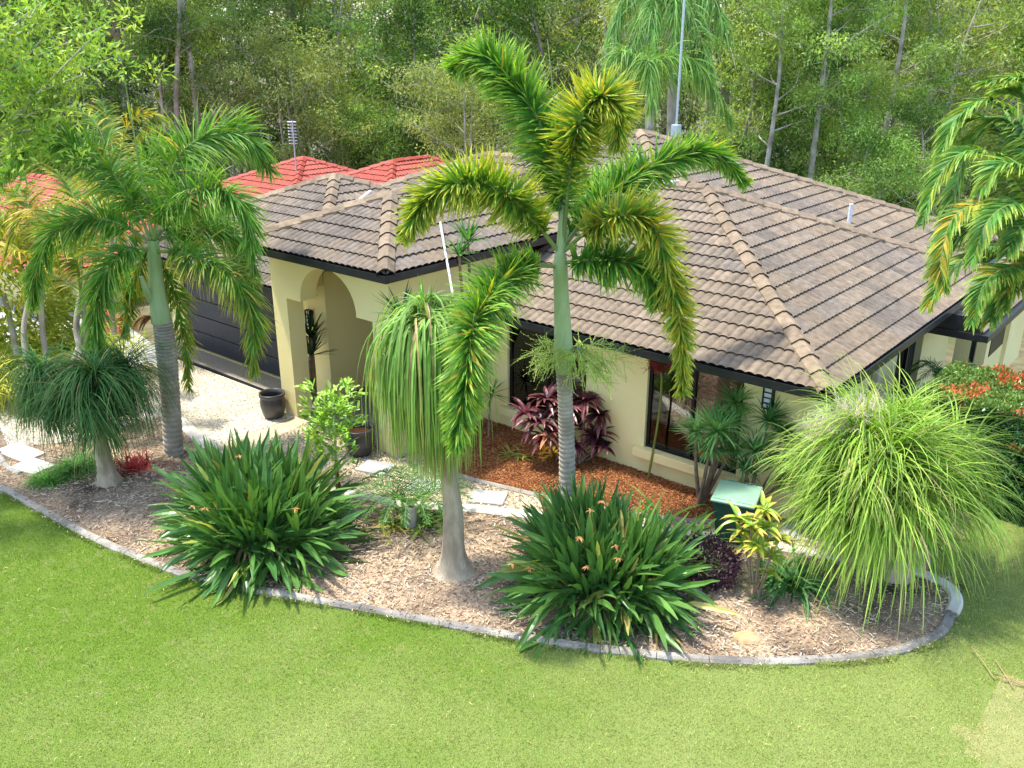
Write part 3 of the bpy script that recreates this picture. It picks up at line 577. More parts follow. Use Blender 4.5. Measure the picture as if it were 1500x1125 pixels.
# wall lamps, vent pipe, flashing, mast, downpipe
def lamp(loc, rz, label):
    t = thing('wall_lamp', loc, label, 'wall lamp', 'black ladder-shaped wall lamps'); x, y, z = loc
    b = MB()
    for a in (-.075, .062): box(b, a, a + .013, -.10, -.012, -.17, .17)
    box(b, -.075, .075, -.012, 0, -.17, .17); fr = b.obj('lamp_frame', M['frame'], None); fr.parent = t
    g = MB(); box(g, -.058, .058, -.075, -.02, -.155, .155); g = g.obj('lamp_glass', M['glasslamp']); g.parent = t
    for k in range(5):
        r_ = MB(); box(r_, -.062, .062, -.105, -.078, -.17 + k * .082 - .006 + .006, -.17 + k * .082 + .012); o = r_.obj('lamp_bar', M['frame']); o.parent = t
    t.rotation_euler = (0, 0, rz)
lamp((-1.0, .5, 1.88), 0, 'black ladder-shaped wall lamp under the gutter right of the blinds window')
lamp((-10.08, -.7, 1.62), 0, 'black ladder-shaped wall lamp inside the arched porch')
b = MB(); p = np.array([-2.79, 7.92, 3.05]); tube(b, [p, p + [0, 0, .5]], .045, 12); b.obj('vent_pipe', M['white'], house)
bxo('white_flashing', M['flash'], house, -5.35, -4.9, 4.12, 4.4, 4.16, 4.22, bev=.01)
bxo('white_flashing', M['flash'], house, -6.45, -6.05, 2.2, 2.6, 3.28, 3.40, bev=.02)
b = MB(); c0 = at(645, 326, 15.2); c1 = at(663, 430, 13.6); tube(b, [c0, (c0 + c1) / 2, c1], [.022, .02, .02], 8); b.obj('pale_conduit', M['flash'], house)
b = MB(); c0 = np.array([-11.45, 2.2, 3.62]); c1 = np.array([-11.1, 1.3, 3.4]); tube(b, [c0, c1], .05, 8); b.obj('valley_flashing', M['flash'], house)
mp0 = np.array([-6.9, 7.58, 4.75]); mast = thing('antenna_mast', mp0, 'tall thin galvanised mast standing on the highest ridge', 'mast')
b = MB(); tube(b, [mp0, mp0 + [0, 0, 4.6]], .028, 10); b.obj('pole', M['zinc'], mast); bxo('mast_bracket', M['zinc'], mast, -6.99, -6.81, 7.49, 7.67, 4.70, 4.98, bev=.02)
# air conditioner, gate, bin
t = thing('air_conditioner', (-.2, 3.0, .9), 'beige air conditioner unit beside the side wall below the gutter', 'air conditioner')
bxo('casing', M['ac'], t, -.38, .0, 2.5, 3.35, .7, 1.3, bev=.03); bxo('fan_grille', M['frame'], t, .001, .012, 2.62, 3.05, .78, 1.2); bxo('pipe_cover', M['ac'], t, -.48, -.40, 3.37, 3.45, .2, 1.9); bxo('bracket', M['white'], t, -.40, .04, 2.46, 3.4, .62, .69)
t = thing('side_fence', (-.4, 1.4, 0), 'tan timber slat fence closing the gap behind the grass', 'fence')
for k in range(13): bxo('fence_board', M['fence'], t, -.42 + k * .13, -.42 + k * .13 + .122, 1.40, 1.42, -.1, 1.58 + .004 * (k % 2))
bxo('fence_rail', M['fence'], t, -.44, 1.29, 1.422, 1.46, 1.3, 1.38)
def wheelie_bin():
    c = gp(1092, 782, 0); t = thing('wheelie_bin', (c[0], c[1], 0), 'green wheelie bin with pale green lid below the front window', 'bin')
    b = MB(); V = []
    for z, a, d in ((0.02, .2, .22), (.78, .27, .30), (.80, .29, .32), (.84, .29, .32)): V += [(-a, -d, z), (a, -d, z), (a, d, z), (-a, d, z)]
    Fq = [(k * 4 + i, k * 4 + (i + 1) % 4, k * 4 + 4 + (i + 1) % 4, k * 4 + 4 + i) for k in range(3) for i in range(4)] + [(3, 2, 1, 0), (12, 13, 14, 15)]
    b.add(V, Fq); o = b.obj('bin_body', M['bindark']); o.parent = t; bevel(o.data, .012)
    b = MB(); box(b, -.31, .31, -.35, .34, .845, .90); o = b.obj('lid', M['bin']); o.parent = t; bevel(o.data, .03, 3)
    for s in (-1, 1):
        b = MB(); tube(b, [(s * .12 - .07, .36, .86), (s * .12 - .07, .40, .87), (s * .12 + .07, .40, .87), (s * .12 + .07, .36, .86)], .012, 8); o = b.obj('handle', M['bin']); o.parent = t
        b = MB(); tube(b, [(s * .25, .26, .1), (s * .30, .26, .1)], .1, 16); o = b.obj('wheel', M['frame']); o.parent = t
        b = MB(); box(b, -.28 if s < 0 else .04, -.04 if s < 0 else .28, -.30, -.27, .9005, .912); o = b.obj('lid_rib', M['bin']); o.parent = t
    t.rotation_euler = (0, 0, R(16)); t.location = (c[0] - .1, c[1] - .2, 0); t.scale = (1, 1, .80)
wheelie_bin()
def pot(c, r, h, label, soil=False):
    t = thing('garden_pot', c, label, 'pot', 'black glazed pots by the porch'); b = MB()
    lathe(b, [(0, 0), (r * .66, 0), (r * .82, h * .12), (r * .98, h * .45), (r * 1.0, h * .68), (r * .93, h * .82), (r * .92, h * .86), (r * 1.02, h * .88), (r * 1.03, h * .96), (r * 1.0, h), (r * .88, h), (r * .86, h * .84), (r * .86, h * .6)], (0, 0, 0), 32); o = b.obj('pot_body', M['pot']); o.parent = t
    b = MB(); lathe(b, [(0, h * .8 if soil else h * .5), (r * .88, h * .78 if soil else h * .5)], (0, 0, 0), 20); o = b.obj('potting_soil', M['redmulch'] if soil else M['room']); o.parent = t
    return t
pot((-9.72, -2.02, 0.01), .24, .50, 'empty black glazed pot in front of the left porch pillar')
pt2 = pot((-7.2, -2.05, .01), .27, .50, 'black glazed pot with soil in front of the right porch pillar', True)
# ---------------------------------------------------------------- neighbour
nb = thing('neighbour_house', (-22, 5, -1), 'neighbouring house with bright red tiled roof and cream walls behind the left palm', 'house')
NH = [Hip(-27.9, -16.9, 3.2, 14.2, .75), Hip(-23, -15.4, 6.2, 15.5, 1.44), Hip(-31, -19.6, -2.2, 5.2, 1.2)]
build_roof(nb, NH, 0, None, M['red_tile'], M['red_tile'], mono=(.4, .06, .035), simple=True)
b = MB()
for q in NH: box(b, q.x0 + .5, q.x1 - .5, q.y0 + .5, q.y1 - .5, -2.2, q.h - .1)
b.obj('wall', M['render'], nb)
b = MB()
for q in NH: sweep(b, [(q.x0, q.y0), (q.x1, q.y0), (q.x1, q.y1)], [(o - .03, q.h + z) for o, z in GUT])
b.obj('gutter', M['soffit'], nb)
o = bxo('boundary_wall', M['redwall'], None, -18.5, -16.6, -1.5, -1.3, 0, .55, label='low red brown boundary wall at the far edge of the driveway', cat='wall'); o.rotation_euler = (0, 0, 0)
bxo('neighbour_planter', M['brown'], None, -24, -19.5, -4.2, -4, 0, 1.3, label='brown timber screen behind the palms at the far left edge', cat='screen')
# rear tv antenna of neighbour
q0 = at(432, 226, 30); t = thing('tv_antenna', q0, 'grey television antenna above the red roof', 'antenna')
b = MB(); tube(b, [q0 - [0, 0, 1.5], q0 + [0, 0, 1.1]], .025, 8); b.obj('pole', M['zinc'], t)
for k in range(8):
    b = MB(); e = q0 + [0, 0, 1.05 - k * .1]; tube(b, [e - RT * .16, e + RT * .12], .018, 5); b.obj('element', M['zinc'], t)
# ================================================================ planting
G1 = (.045, .135, .018); G2 = (.09, .22, .025); YG = (.22, .36, .035); YL = (.50, .42, .05)
def frond(parent, ctrl, d0, n_leaf, llen, wid, mode='plume', col=G1, tipc=YG, yellow=0., droop=.5, rw=.022, ang=(58, 30), S=5, taper=.35, start=.12, label=None):
    P = np.array([at(c[0], c[1], d0 + c[2]) for c in ctrl]); C_ = spline(P, 60); T = unit(np.gradient(C_, axis=0))
    # frame: up = world up minus tangent part, falls back toward the outside
    up = np.array([0, 0, 1.]) - T * T[:, 2:3]; hor = C_[-1] - C_[0]; hor[2] = 0; hor = hor / (np.linalg.norm(hor) + 1e-6); up = unit(up + .35 * (hor - T * (T @ hor)[:, None])); sd = unit(np.cross(T, up))
    rb = MB(); tube(rb, C_[::2], np.linspace(rw, .004, 30), 6, col=(.22, .30, .09))
    fo = rb.obj('frond', M['leaf'], parent)
    if label: fo['label'] = label
    n = n_leaf; t = np.linspace(start, 1, n) + rs.uniform(-.004, .004, n); t = np.clip(t, start, .999); ix = t * 59; i0 = np.floor(ix).astype(int).clip(0, 58); fr = (ix - i0)[:, None]
    base = C_[i0] * (1 - fr) + C_[i0 + 1] * fr; Tn, Un, Sn = T[i0], up[i0], sd[i0]
    if mode == 'plume': phi = rs.uniform(0, 2 * math.pi, n)
    else: sg = np.where(np.arange(n) % 2 == 0, 1, -1); phi = np.where(sg > 0, 0, math.pi) + sg * R(22) + rs.normal(0, .08, n)
    a = R(ang[0]) + (R(ang[1]) - R(ang[0])) * np.clip((t - start) / (1 - start), 0, 1) ** 1.3 + rs.normal(0, .09, n)
    a = a + (.16 * np.sin(t * 23 + ctrl[0][0]) + rs.normal(0, .1, n)) * (mode == 'plume'); out = np.cos(phi)[:, None] * Sn + np.sin(phi)[:, None] * Un; d = np.cos(a)[:, None] * Tn + np.sin(a)[:, None] * out
    env = np.minimum(1, .55 + 2.2 * (t - start)) * (1 - (1 - taper) * t ** 3); L_ = llen * env * rs.uniform(.68, 1.15, n)
    pth = arcs(base, d, L_, S, droop * rs.uniform(.7, 1.3, n)); cc = vary(col, n, .28, .12); ty = rs.rand(n) < yellow
    cc[ty] = vary(YL, ty.sum(), .2, .1) * .8; tp = vary(tipc, n, .25, .1)
    lb = MB(); rnd = unit(Tn * .9 + rs.normal(0, .35, (n, 3))); ribbons(lb, pth, wid * rs.uniform(.8, 1.15, n), cc, tip=tp, side=np.cross(unit(pth[:, 1] - pth[:, 0]), np.cross(rnd, unit(pth[:, 1] - pth[:, 0]))), prof=lambda t: np.minimum(1, .5 + 3 * t) * (1 - t ** 2.2))
    lb.obj('leaflets', M['leaf'], fo, kind='stuff'); return fo
def ring_trunk(name, pts, rad, parent, m, rings=40, amp=.05):
    C_ = spline(pts, rings * 4); r = np.interp(np.linspace(0, 1, len(C_)), np.linspace(0, 1, len(rad)), rad); k = np.arange(len(C_)) % 4
    r = r * (1 + amp * np.array([0, 1, .6, -.9])[k]) ; b = MB(); tube(b, C_, r, 20, smooth=False); return b.obj(name, m, parent)
# ---- centre foxtail palm
bc = gp(832, 772, 0); D = dep(bc); palm = thing('foxtail_palm', bc, 'tall foxtail palm with ringed grey trunk and green crownshaft in front of the windows', 'palm tree')
def ax(pts, dd=D): return [at(x, y, dd + o) for x, y, o in pts]
ring_trunk('trunk', [bc - [0, 0, .1]] + ax([(831, 700, -.02), (830, 640, -.05), (828, 590, -.08), (826, 540, -.1)]), [.14, .118, .11, .103, .108], palm, M['trunk_grey'], 34)
b = MB(); C_ = spline(ax([(826, 545, -.2), (825, 500, -.22), (823, 450, -.25), (821, 400, -.28), (821, 372, -.3)]), 24); tube(b, C_, np.interp(np.linspace(0, 1, 24), [0, .12, .3, .6, .85, 1], [.112, .135, .118, .098, .094, .075]), 20); b.obj('crownshaft', M['shaft'], palm)
b = MB(); C_ = spline(ax([(821, 380, -.3), (823, 330, -.28), (828, 290, -.25)]), 10); tube(b, C_, np.linspace(.07, .03, 10), 10); b.obj('leaf_bases', M['shaft'], palm)
FR = [([(822, 368, -.3), (818, 270, -.2), (795, 190, -.1), (750, 118, .0), (705, 82, .1), (664, 100, .1)], 900, .40, .1, 0.01),
      ([(824, 365, -.3), (836, 240, -.4), (851, 175, -.5), (878, 143, -.6), (903, 160, -.7), (906, 212, -.8)], 900, .37, .25, .12),
      ([(818, 368, -.3), (780, 322, -.5), (735, 280, -.7), (680, 266, -.9), (625, 293, -1.1), (592, 345, -1.2)], 900, .36, .25, .06),
      ([(826, 362, -.25), (868, 306, .1), (918, 266, .4), (975, 236, .7), (1040, 222, .9), (1092, 268, 1.0)], 800, .35, .12, .03),
      ([(826, 368, -.3), (866, 335, -.5), (912, 316, -.7), (955, 330, -.8), (980, 400, -.9), (998, 490, -.95), (1000, 575, -1.)], 950, .33, .3, .28),
      ([(822, 386, -.3), (852, 382, -.45), (890, 380, -.6), (930, 388, -.7), (956, 412, -.75), (962, 450, -.8)], 520, .33, .08, .03),
      ([(818, 390, -.3), (770, 392, -.6), (720, 428, -1.5), (692, 480, -2.2), (682, 560, -2.6), (668, 652, -2.7)], 1000, .38, .18, .12),
      ([(824, 368, -.28), (850, 300, .5), (885, 262, .9), (930, 262, 1.2)], 420, .3, .1, .02)]
for c, n, l, yy, yel in FR: frond(palm, c, D, int(n * 1.35), l * 1.42, .036, col=(.08, .22, .03) if yy < .2 else (.13, .26, .03), tipc=(.24, .40, .05) if yy < .2 else (.42, .44, .05), yellow=yel, droop=.28, ang=(74, 48), rw=.03)
b = MB(); tube(b, spline(ax([(826, 300, -.2), (815, 180, -.15), (802, 58, -.1)]), 12), np.linspace(.022, .004, 12), 6); b.obj('spear_leaf', M['spear'], palm)
def branchy(parent, c, n, L_, cols, wid, name='flower_stalks', flat=.4, up_=.3, twigs=9, ball=True):
    th = rs.uniform(0, 2 * math.pi, n); d = np.c_[np.cos(th), np.sin(th), rs.uniform(-flat, up_, n)]; P = arcs(np.tile(c, (n, 1)), d, L_ * rs.uniform(.6, 1.1, n), 6, .35); b = MB(); ribbons(b, P, wid * 1.8, vary(cols[0], n), prof=lambda t: 1 - .5 * t)
    bs = []; ds = []
    for k in range(twigs):
        i = rs.randint(2, 6, n); bs.append(P[np.arange(n), i]); ds.append(unit(P[:, -1] - P[:, 0]) + rs.normal(0, .55, (n, 3)))
    bs, ds = np.concatenate(bs), np.concatenate(ds); m_ = len(bs); Q = arcs(bs, ds, L_ * .45 * rs.uniform(.5, 1.1, m_), 5, .3); ribbons(b, Q, wid, vary(cols[1], m_), prof=lambda t: 1 - .3 * t)
    if ball:
        pts = Q[:, 1:].reshape(-1, 3); pts = pts + rs.normal(0, .006, pts.shape); r = .008; o = np.array([(1, 0, 0), (0, 1, 0), (-1, 0, 0), (0, -1, 0), (0, 0, 1), (0, 0, -1)]) * r
        V = pts[:, None] + o[None]; f = np.array([(0, 1, 4), (1, 2, 4), (2, 3, 4), (3, 0, 4), (1, 0, 5), (2, 1, 5), (3, 2, 5), (0, 3, 5)]); b.add(V, (np.arange(len(pts))[:, None, None] * 6 + f[None]).reshape(-1, 3), np.repeat(vary(cols[2], len(pts)), 8, 0))
    return b.obj(name, M['leaf'], parent)
branchy(palm, at(845, 512, D - .3), 60, .62, [(.25, .35, .08), (.30, .42, .09), (.46, .56, .12)], .010, 'green_flower_stalks')
branchy(palm, at(805, 505, D - .45), 8, .5, [(.25, .35, .08), (.30, .42, .09), (.42, .52, .10)], .007, 'green_flower_stalks', ball=False)
# ---- left foxtail palm
bl = gp(254, 664, 0); D = dep(bl); palm = thing('foxtail_palm', bl, 'foxtail palm on the left with dead brown sheath hanging below its crownshaft', 'palm tree')
ring_trunk('trunk', [bl - [0, 0, .1]] + ax([(250, 590, -.03), (244, 520, -.07), (238, 468, -.1)], D), [.165, .155, .165, .15], palm, M['trunk_grey'], 34)
b = MB(); C_ = spline(ax([(237, 472, -.1), (232, 440, -.1), (228, 400, -.12), (224, 352, -.15)], D), 20); tube(b, C_, np.interp(np.linspace(0, 1, 20), [0, .15, .5, 1], [.165, .155, .125, .09]), 18); b.obj('crownshaft', M['shaft'], palm)
FL = [([(226, 355, -.1), (262, 340, .2), (310, 335, .4), (350, 360, .5), (372, 430, .5)], 480, .5, .1), ([(222, 360, -.1), (205, 385, .4), (190, 430, .6), (182, 490, .6)], 360, .4, .3), 
      ([(224, 350, -.15), (238, 290, 0), (265, 225, .2), (310, 198, .4), (360, 200, .5), (396, 250, .5)], 560, .62, .1),
      ([(226, 350, -.15), (236, 315, -.3), (285, 283, -.5), (330, 280, -.7), (362, 320, -.8), (374, 400, -.9)], 620, .5, .0),
      ([(228, 368, -.15), (262, 371, -.4), (305, 384, -.7), (345, 408, -.9), (370, 465, -1.), (372, 545, -1.)], 660, .5, .25),
      ([(230, 372, -.15), (244, 400, .1), (258, 440, .2), (270, 500, .3), (277, 570, .3)], 420, .36, .4),
      ([(220, 366, -.15), (190, 366, -.5), (160, 390, -.8), (145, 430, -.95), (138, 480, -1.), (140, 545, -1.)], 620, .46, .05),
      ([(216, 352, -.15), (175, 328, -.3), (125, 320, -.5), (75, 345, -.6), (53, 400, -.6), (48, 445, -.6)], 620, .46, .1),
      ([(220, 350, -.15), (198, 302, -.1), (160, 250, 0), (105, 212, 0), (45, 208, 0), (-5, 270, .0)], 760, .5, .05),
      ([(224, 350, -.15), (212, 290, .4), (215, 240, .8), (245, 210, 1.), (300, 225, 1.1)], 420, .42, .1),
      ([(226, 352, -.15), (255, 320, .4), (290, 310, .8), (330, 330, 1.0), (350, 380, 1.)], 420, .42, .05)]
for c, n, l, yy in FL: frond(palm, c, D, int(n * .95), l * 1.35, .028, col=(.09, .23, .03), tipc=(.26, .42, .06) if yy < .2 else (.36, .34, .04), yellow=yy * .3, droop=.75, ang=(66, 36), rw=.03, S=6)
b = MB(); tube(b, spline(ax([(224, 350, -.1), (203, 235, 0), (176, 78, .1)], D), 14), np.linspace(.035, .004, 14), 6); b.obj('spear_leaf', M['spear'], palm)
b = MB()
for k in range(9):
    P = arcs(at(232 - k * 2, 462, D - .1)[None] , (-RT * rs.uniform(.4, 1) + FW * -rs.uniform(.1, .6) + [0, 0, .3])[None], .42, 6, 2.4); ribbons(b, P, .10, vary((.42, .22, .07), 1), fold=.3)
b.obj('dead_sheath', M['dead'], palm)
b = MB(); P = spline(ax([(222, 440, -.15), (212, 420, -.3), (207, 405, -.35)], D), 8); tube(b, P, np.linspace(.07, .03, 8), 8); b.obj('flower_bract', M['shaft'], palm)
# ---- golden cane palms
def cane_palm(base, d0, fronds, label, stems, col=(.06, .17, .02), tipc=(.25, .33, .04), yel=.05, llen=.55, n=150, w_=.036):
    t = thing('golden_cane_palm', base, label, 'palm tree')
    for st in stems: b = MB(); C_ = spline([at(x, y, d0 + o) for x, y, o in st], 24); tube(b, C_, np.linspace(.06, .045, 24), 10, smooth=True); b.obj('stem', M['trunk_grey'], t)
    for c in fronds: frond(t, c[0], d0, n, c[1] if len(c) > 1 else llen, w_, 'flat', col, tipc, c[2] if len(c) > 2 else yel, droop=.9, ang=(62, 30), rw=.022, S=6, taper=.4, start=.15)
    return t
rb_ = gp(1530, 720, 0)
cane_palm(rb_, 10.6, [([(1545, 420, 0), (1535, 300, .1), (1500, 190, .1), (1450, 150, .1), (1400, 175, 0), (1375, 240, 0)], .5),
    ([(1545, 420, 0), (1510, 300, -.2), (1465, 238, -.4), (1415, 222, -.5), (1375, 260, -.5), (1352, 320, -.5)], .45, .15), ([(1545, 430, 0), (1500, 335, -.4), (1445, 300, -.6), (1398, 318, -.7), (1378, 380, -.7), (1382, 420, -.7)], .4, .6),
    ([(1545, 430, 0), (1500, 380, .3), (1450, 362, .3), (1405, 385, .2), (1375, 420, .2), (1362, 445, .2)], .42, .2), ([(1545, 440, 0), (1510, 400, -.5), (1470, 395, -.8), (1440, 420, -.9), (1425, 470, -.9)], .36, .1),
    ([(1550, 420, 0), (1545, 280, -.4), (1530, 180, -.6), (1500, 120, -.7), (1450, 118, -.8)], .5), ([(1550, 420, 0), (1540, 330, -.6), (1510, 260, -.9), (1470, 240, -1.0), (1440, 275, -1.)], .45, .1), ([(1550, 430, 0), (1530, 400, -.5), (1505, 385, -.6), (1480, 410, -.6), (1470, 450, -.6)], .36, .3),
    ([(1550, 420, 0), (1580, 300, 0), (1620, 220, 0), (1680, 240, 0)], .5), ([(1545, 430, 0), (1500, 350, -.2), (1450, 330, -.3), (1400, 350, -.3), (1365, 400, -.3)], .45), ([(1545, 430, 0), (1505, 300, .3), (1470, 200, .4), (1425, 175, .5), (1385, 215, .5)], .5), ([(1545, 430, 0), (1520, 330, -.8), (1490, 300, -1.1), (1450, 320, -1.3), (1425, 380, -1.3)], .42), ([(1545, 430, 0), (1515, 260, .1), (1480, 180, .2), (1430, 200, .3), (1400, 270, .3), (1390, 330, .3)], .5), ([(1545, 440, 0), (1510, 420, -.2), (1470, 425, -.4), (1450, 470, -.5)], .4, .2), ([(1550, 430, 0), (1530, 350, -.9), (1500, 330, -1.2), (1475, 370, -1.3)], .4), ([(1550, 430, 0), (1520, 230, .5), (1500, 150, .6), (1470, 130, .6)], .5), ([(1550, 420, 0), (1520, 350, .8), (1480, 320, 1.1), (1430, 330, 1.2)], .42)],
    'golden cane palm with arching fronds reaching in from the right edge', [[(1530, 720, 0), (1545, 560, 0), (1550, 415, 0)], [(1560, 720, .2), (1570, 560, .2), (1560, 430, 0)]], tipc=(.30, .42, .06), n=260, w_=.034, col=(.08, .21, .03))
lb_ = gp(60, 560, 0)
cane_palm(lb_, 17, [([(60, 400, 0), (50, 320, 0), (20, 280, 0), (-20, 300, 0), (-40, 360, 0)], .6, .5), ([(60, 400, 0), (80, 320, 0), (120, 290, 0), (160, 310, 0), (185, 370, 0)], .6, .4), ([(60, 400, 0), (55, 350, .5), (70, 300, .8), (110, 260, 1.)], .6, .5),
    ([(60, 400, 0), (30, 370, -.4), (0, 370, -.6), (-20, 420, -.7)], .6, .7), ([(60, 400, 0), (90, 360, -.4), (125, 350, -.6), (150, 400, -.7)], .55, .3), ([(60, 400, 0), (50, 330, .3), (30, 230, .4), (10, 190, .5), (-30, 190, .5)], .6, .3)],
    'yellowing cane palm behind the left foxtail palm near the left edge', [[(45, 560, 0), (35, 480, 0), (55, 400, 0)], [(75, 565, .2), (62, 480, .2), (60, 400, 0)], [(25, 520, .2), (15, 470, .2), (5, 430, .2)]], col=(.13, .20, .02), tipc=(.42, .40, .05))
cane_palm(gp(120, 520, 0), 15.5, [([(118, 430, 0), (100, 350, 0), (70, 310, 0), (30, 320, 0), (5, 380, 0)], .6, .4), ([(118, 430, 0), (125, 340, 0), (150, 300, .1), (185, 310, .1), (205, 370, .1)], .6, .3), ([(118, 430, 0), (110, 380, -.4), (80, 360, -.6), (50, 400, -.6)], .5, .4), ([(118, 430, 0), (140, 390, -.3), (170, 390, -.4), (190, 440, -.4)], .5, .3), ([(118, 430, 0), (115, 340, .4), (105, 280, .6), (80, 250, .7)], .6, .3), ([(118, 430, 0), (90, 410, .3), (55, 400, .4), (30, 440, .4)], .5, .6)],
    'bushy cane palm with orange tinged fronds between the left foxtail trunk and the red roof', [[(122, 530, 0), (112, 480, 0), (118, 430, 0)], [(108, 530, .1), (125, 480, .1), (118, 430, 0)]], col=(.12, .22, .03), tipc=(.45, .36, .05))
cane_palm(gp(165, 500, 0), 19, [([(165, 330, 0), (160, 240, 0), (140, 180, 0), (100, 160, 0), (60, 180, 0)], .7, .1), ([(165, 330, 0), (175, 230, 0), (195, 175, 0), (225, 170, 0), (200, 210, .1)], .7, .5), ([(165, 330, 0), (150, 290, -.4), (120, 270, -.6), (80, 300, -.6)], .6, .5), ([(165, 330, 0), (190, 280, -.4), (215, 270, -.5), (235, 320, -.5)], .6, .5), ([(165, 330, 0), (168, 250, .5), (160, 190, .8), (150, 150, 1)], .7)],
    'pale green cane palm seen between fronds above the red roof on the left', [[(168, 500, 0), (162, 420, 0), (165, 330, 0)]], col=(.10, .20, .03), tipc=(.40, .40, .06))
# ---- ponytail palms
def pony(name, base, trunk, heads, n, llen, wid, cols, label, cat, g=2.6, hs=1., trad=None, shoots=0, dirz=(-.1, 1.3), m='leaf'):
    t = thing(name, base, label, cat); pts = [np.array(base) - [0, 0, .05]] + trunk; C_ = spline(pts, 40)
    b = MB(); rr = np.interp(np.linspace(0, 1, 40), np.linspace(0, 1, len(trad)), trad); k = 24; tube(b, C_, rr, k); V = b.v[0]; ang = np.arctan2(V[:, 1] - base[1], V[:, 0] - base[0])
    V[:, :2] += (V[:, :2] - C_[np.minimum(np.arange(len(V)) // k, 39)][:, :2]) * (.05 * np.sin(ang * 7 + V[:, 2] * 3) + .03 * np.sin(V[:, 2] * 60))[:, None]; b.obj('trunk', M['pony_bark'], t)
    m_ = 160; b = MB(); th = rs.uniform(0, 6.28, m_); P = arcs(C_[-1] + rs.normal(0, .08, (m_, 3)), np.c_[np.cos(th), np.sin(th), rs.uniform(-.4, .5, m_)], rs.uniform(.35, .85, m_) * llen * .6, 8, 4.); P[..., 2] = np.maximum(P[..., 2], .03); ribbons(b, P, wid * .9, vary((.36, .28, .13), m_, .35)); b.obj('dead_leaf_skirt', M['leaf'], t, kind='stuff')
    for hi, hd in enumerate(heads):
        h = hd[0]; sc = hd[1] if len(hd) > 1 else 1.
        b = MB(); st = spline([C_[-6], (C_[-1] + h) / 2 + [0, 0, -.05], h], 12); tube(b, st, np.linspace(.07, .035, 12), 8); b.obj('branch', M['pony_bark'], t)
        N = int(n * sc); nt_ = 16; tc_ = rs.uniform(0, 2 * math.pi, nt_); tl_ = rs.uniform(.62, 1.15, nt_); tz_ = rs.uniform(*dirz, nt_); ti = rs.randint(0, nt_, N); th = tc_[ti] + rs.normal(0, .28, N); hh_ = hs * rs.uniform(.35, 1.25, N); d = np.c_[np.cos(th) * hh_, np.sin(th) * hh_, tz_[ti] + rs.normal(0, .25, N)]; bs = h + unit(d) * .04 + rs.normal(0, .03, (N, 3))
        P = arcs(bs, d, llen * sc * tl_[ti] * rs.uniform(.7, 1.15, N), 11, g * rs.uniform(.6, 1.45, N)); P += (np.cumsum(rs.normal(0, .006, (N, 11, 3)), axis=1)); P[..., 2] = np.maximum(P[..., 2], .015)
        ci = rs.rand(N, 1); cc = np.array(cols[0]) * (1 - ci) + np.array(cols[1]) * ci; cc *= rs.uniform(.6, 1.3, (N, 1)); dd_ = rs.rand(N) < .05; cc[dd_] = vary((.45, .36, .18), dd_.sum())
        b = MB(); ribbons(b, P, wid * rs.uniform(.75, 1.2, N), cc, tip=cc * .6 + np.array(cols[2]) * .4, fold=.18, prof=lambda t: np.minimum(1, .6 + 3 * t) * (1 - t ** 2.5))
        if shoots:
            d2 = np.c_[rs.normal(0, .22, (shoots, 2)), np.ones(shoots)]; ribbons(b, arcs(np.tile(h, (shoots, 1)), d2, llen * .3 * rs.uniform(.6, 1.1, shoots), 5, .2), wid, vary(cols[1], shoots), fold=.2)
        b.obj('leaf_head', M[m], t)
    return t
bp = gp(665, 838, 0); D = dep(bp)
pony('ponytail_palm', bp, ax([(664, 800, 0), (663, 740, .02), (655, 680, .05), (648, 620, .1)], D), [(at(622, 458, D + .1), 1.1), (at(650, 482, D + .3), .9), (at(598, 515, D + .3), .75), (at(640, 520, D - .1), .9), (at(630, 480, D - .15), 1.05), (at(608, 486, D - .1), 1.0)], 430, 1.7, .03,
     [(.13, .28, .05), (.27, .44, .10), (.36, .38, .10)], 'ponytail palm with swollen bare trunk and long hanging leaves in mid bed', 'ponytail palm', g=10., hs=.5, trad=[.34, .22, .165, .145, .135, .128, .12, .115, .11, .105, .10, .095], shoots=10, dirz=(.4, 1.4))
bp = gp(160, 706, 0); D = dep(bp)
pony('ponytail_palm', bp, ax([(155, 685, 0), (148, 650, .0), (140, 600, .0)], D), [(at(62, 548, D - .1), .85), (at(140, 552, D - .35), 1.1), (at(185, 545, D + .1), 1.), (at(115, 590, D - .5), 1.), (at(165, 590, D - .3), .9), (at(95, 575, D + .3), .9), (at(60, 590, D - .3), .9), (at(150, 615, D - .5), .85)], 560, 1.2, .016,
     [(.035, .12, .032), (.08, .21, .05), (.18, .24, .06)], 'dark blue green ponytail palm with a wide shaggy crown near the left edge', 'ponytail palm', g=3., trad=[.24, .185, .14, .125, .12, .11, .10, .1], shoots=14, dirz=(-.1, 1.6))
bp = gp(1310, 842, 0); D = dep(bp)
hd = [(1330, 640, .4, .8), (1215, 682, -.1, .85), (1262, 655, -.2, 1.), (1300, 645, .2, 1.), (1345, 668, 0, 1.), (1395, 690, .2, .95), (1300, 690, -.5, 1.1), (1240, 715, -.5, .9), (1365, 720, -.4, 1.), (1195, 700, .3, .8), (1270, 740, -.6, 1.05), (1330, 745, -.6, 1.05), (1215, 745, -.3, .9), (1390, 745, -.1, .95), (1290, 770, -.5, 1.1), (1340, 775, -.4, 1.05), (1240, 770, -.3, 1.0)]
pony('fountain_ponytail', bp, ax([(1308, 810, 0), (1302, 770, 0), (1300, 730, 0)], D), [(at(x, y, D + o), s) for x, y, o, s in hd], 330, 1.28, .022,
     [(.12, .28, .03), (.33, .50, .07), (.40, .44, .12)], 'large bright lime ponytail palm like a fountain at the right end of the bed', 'ponytail palm', g=2.3, trad=[.26, .2, .17, .15, .13, .12], shoots=40, dirz=(.1, 2.6))
t = [o for o in COL.objects if o.name.startswith('fountain_ponytail')][0]
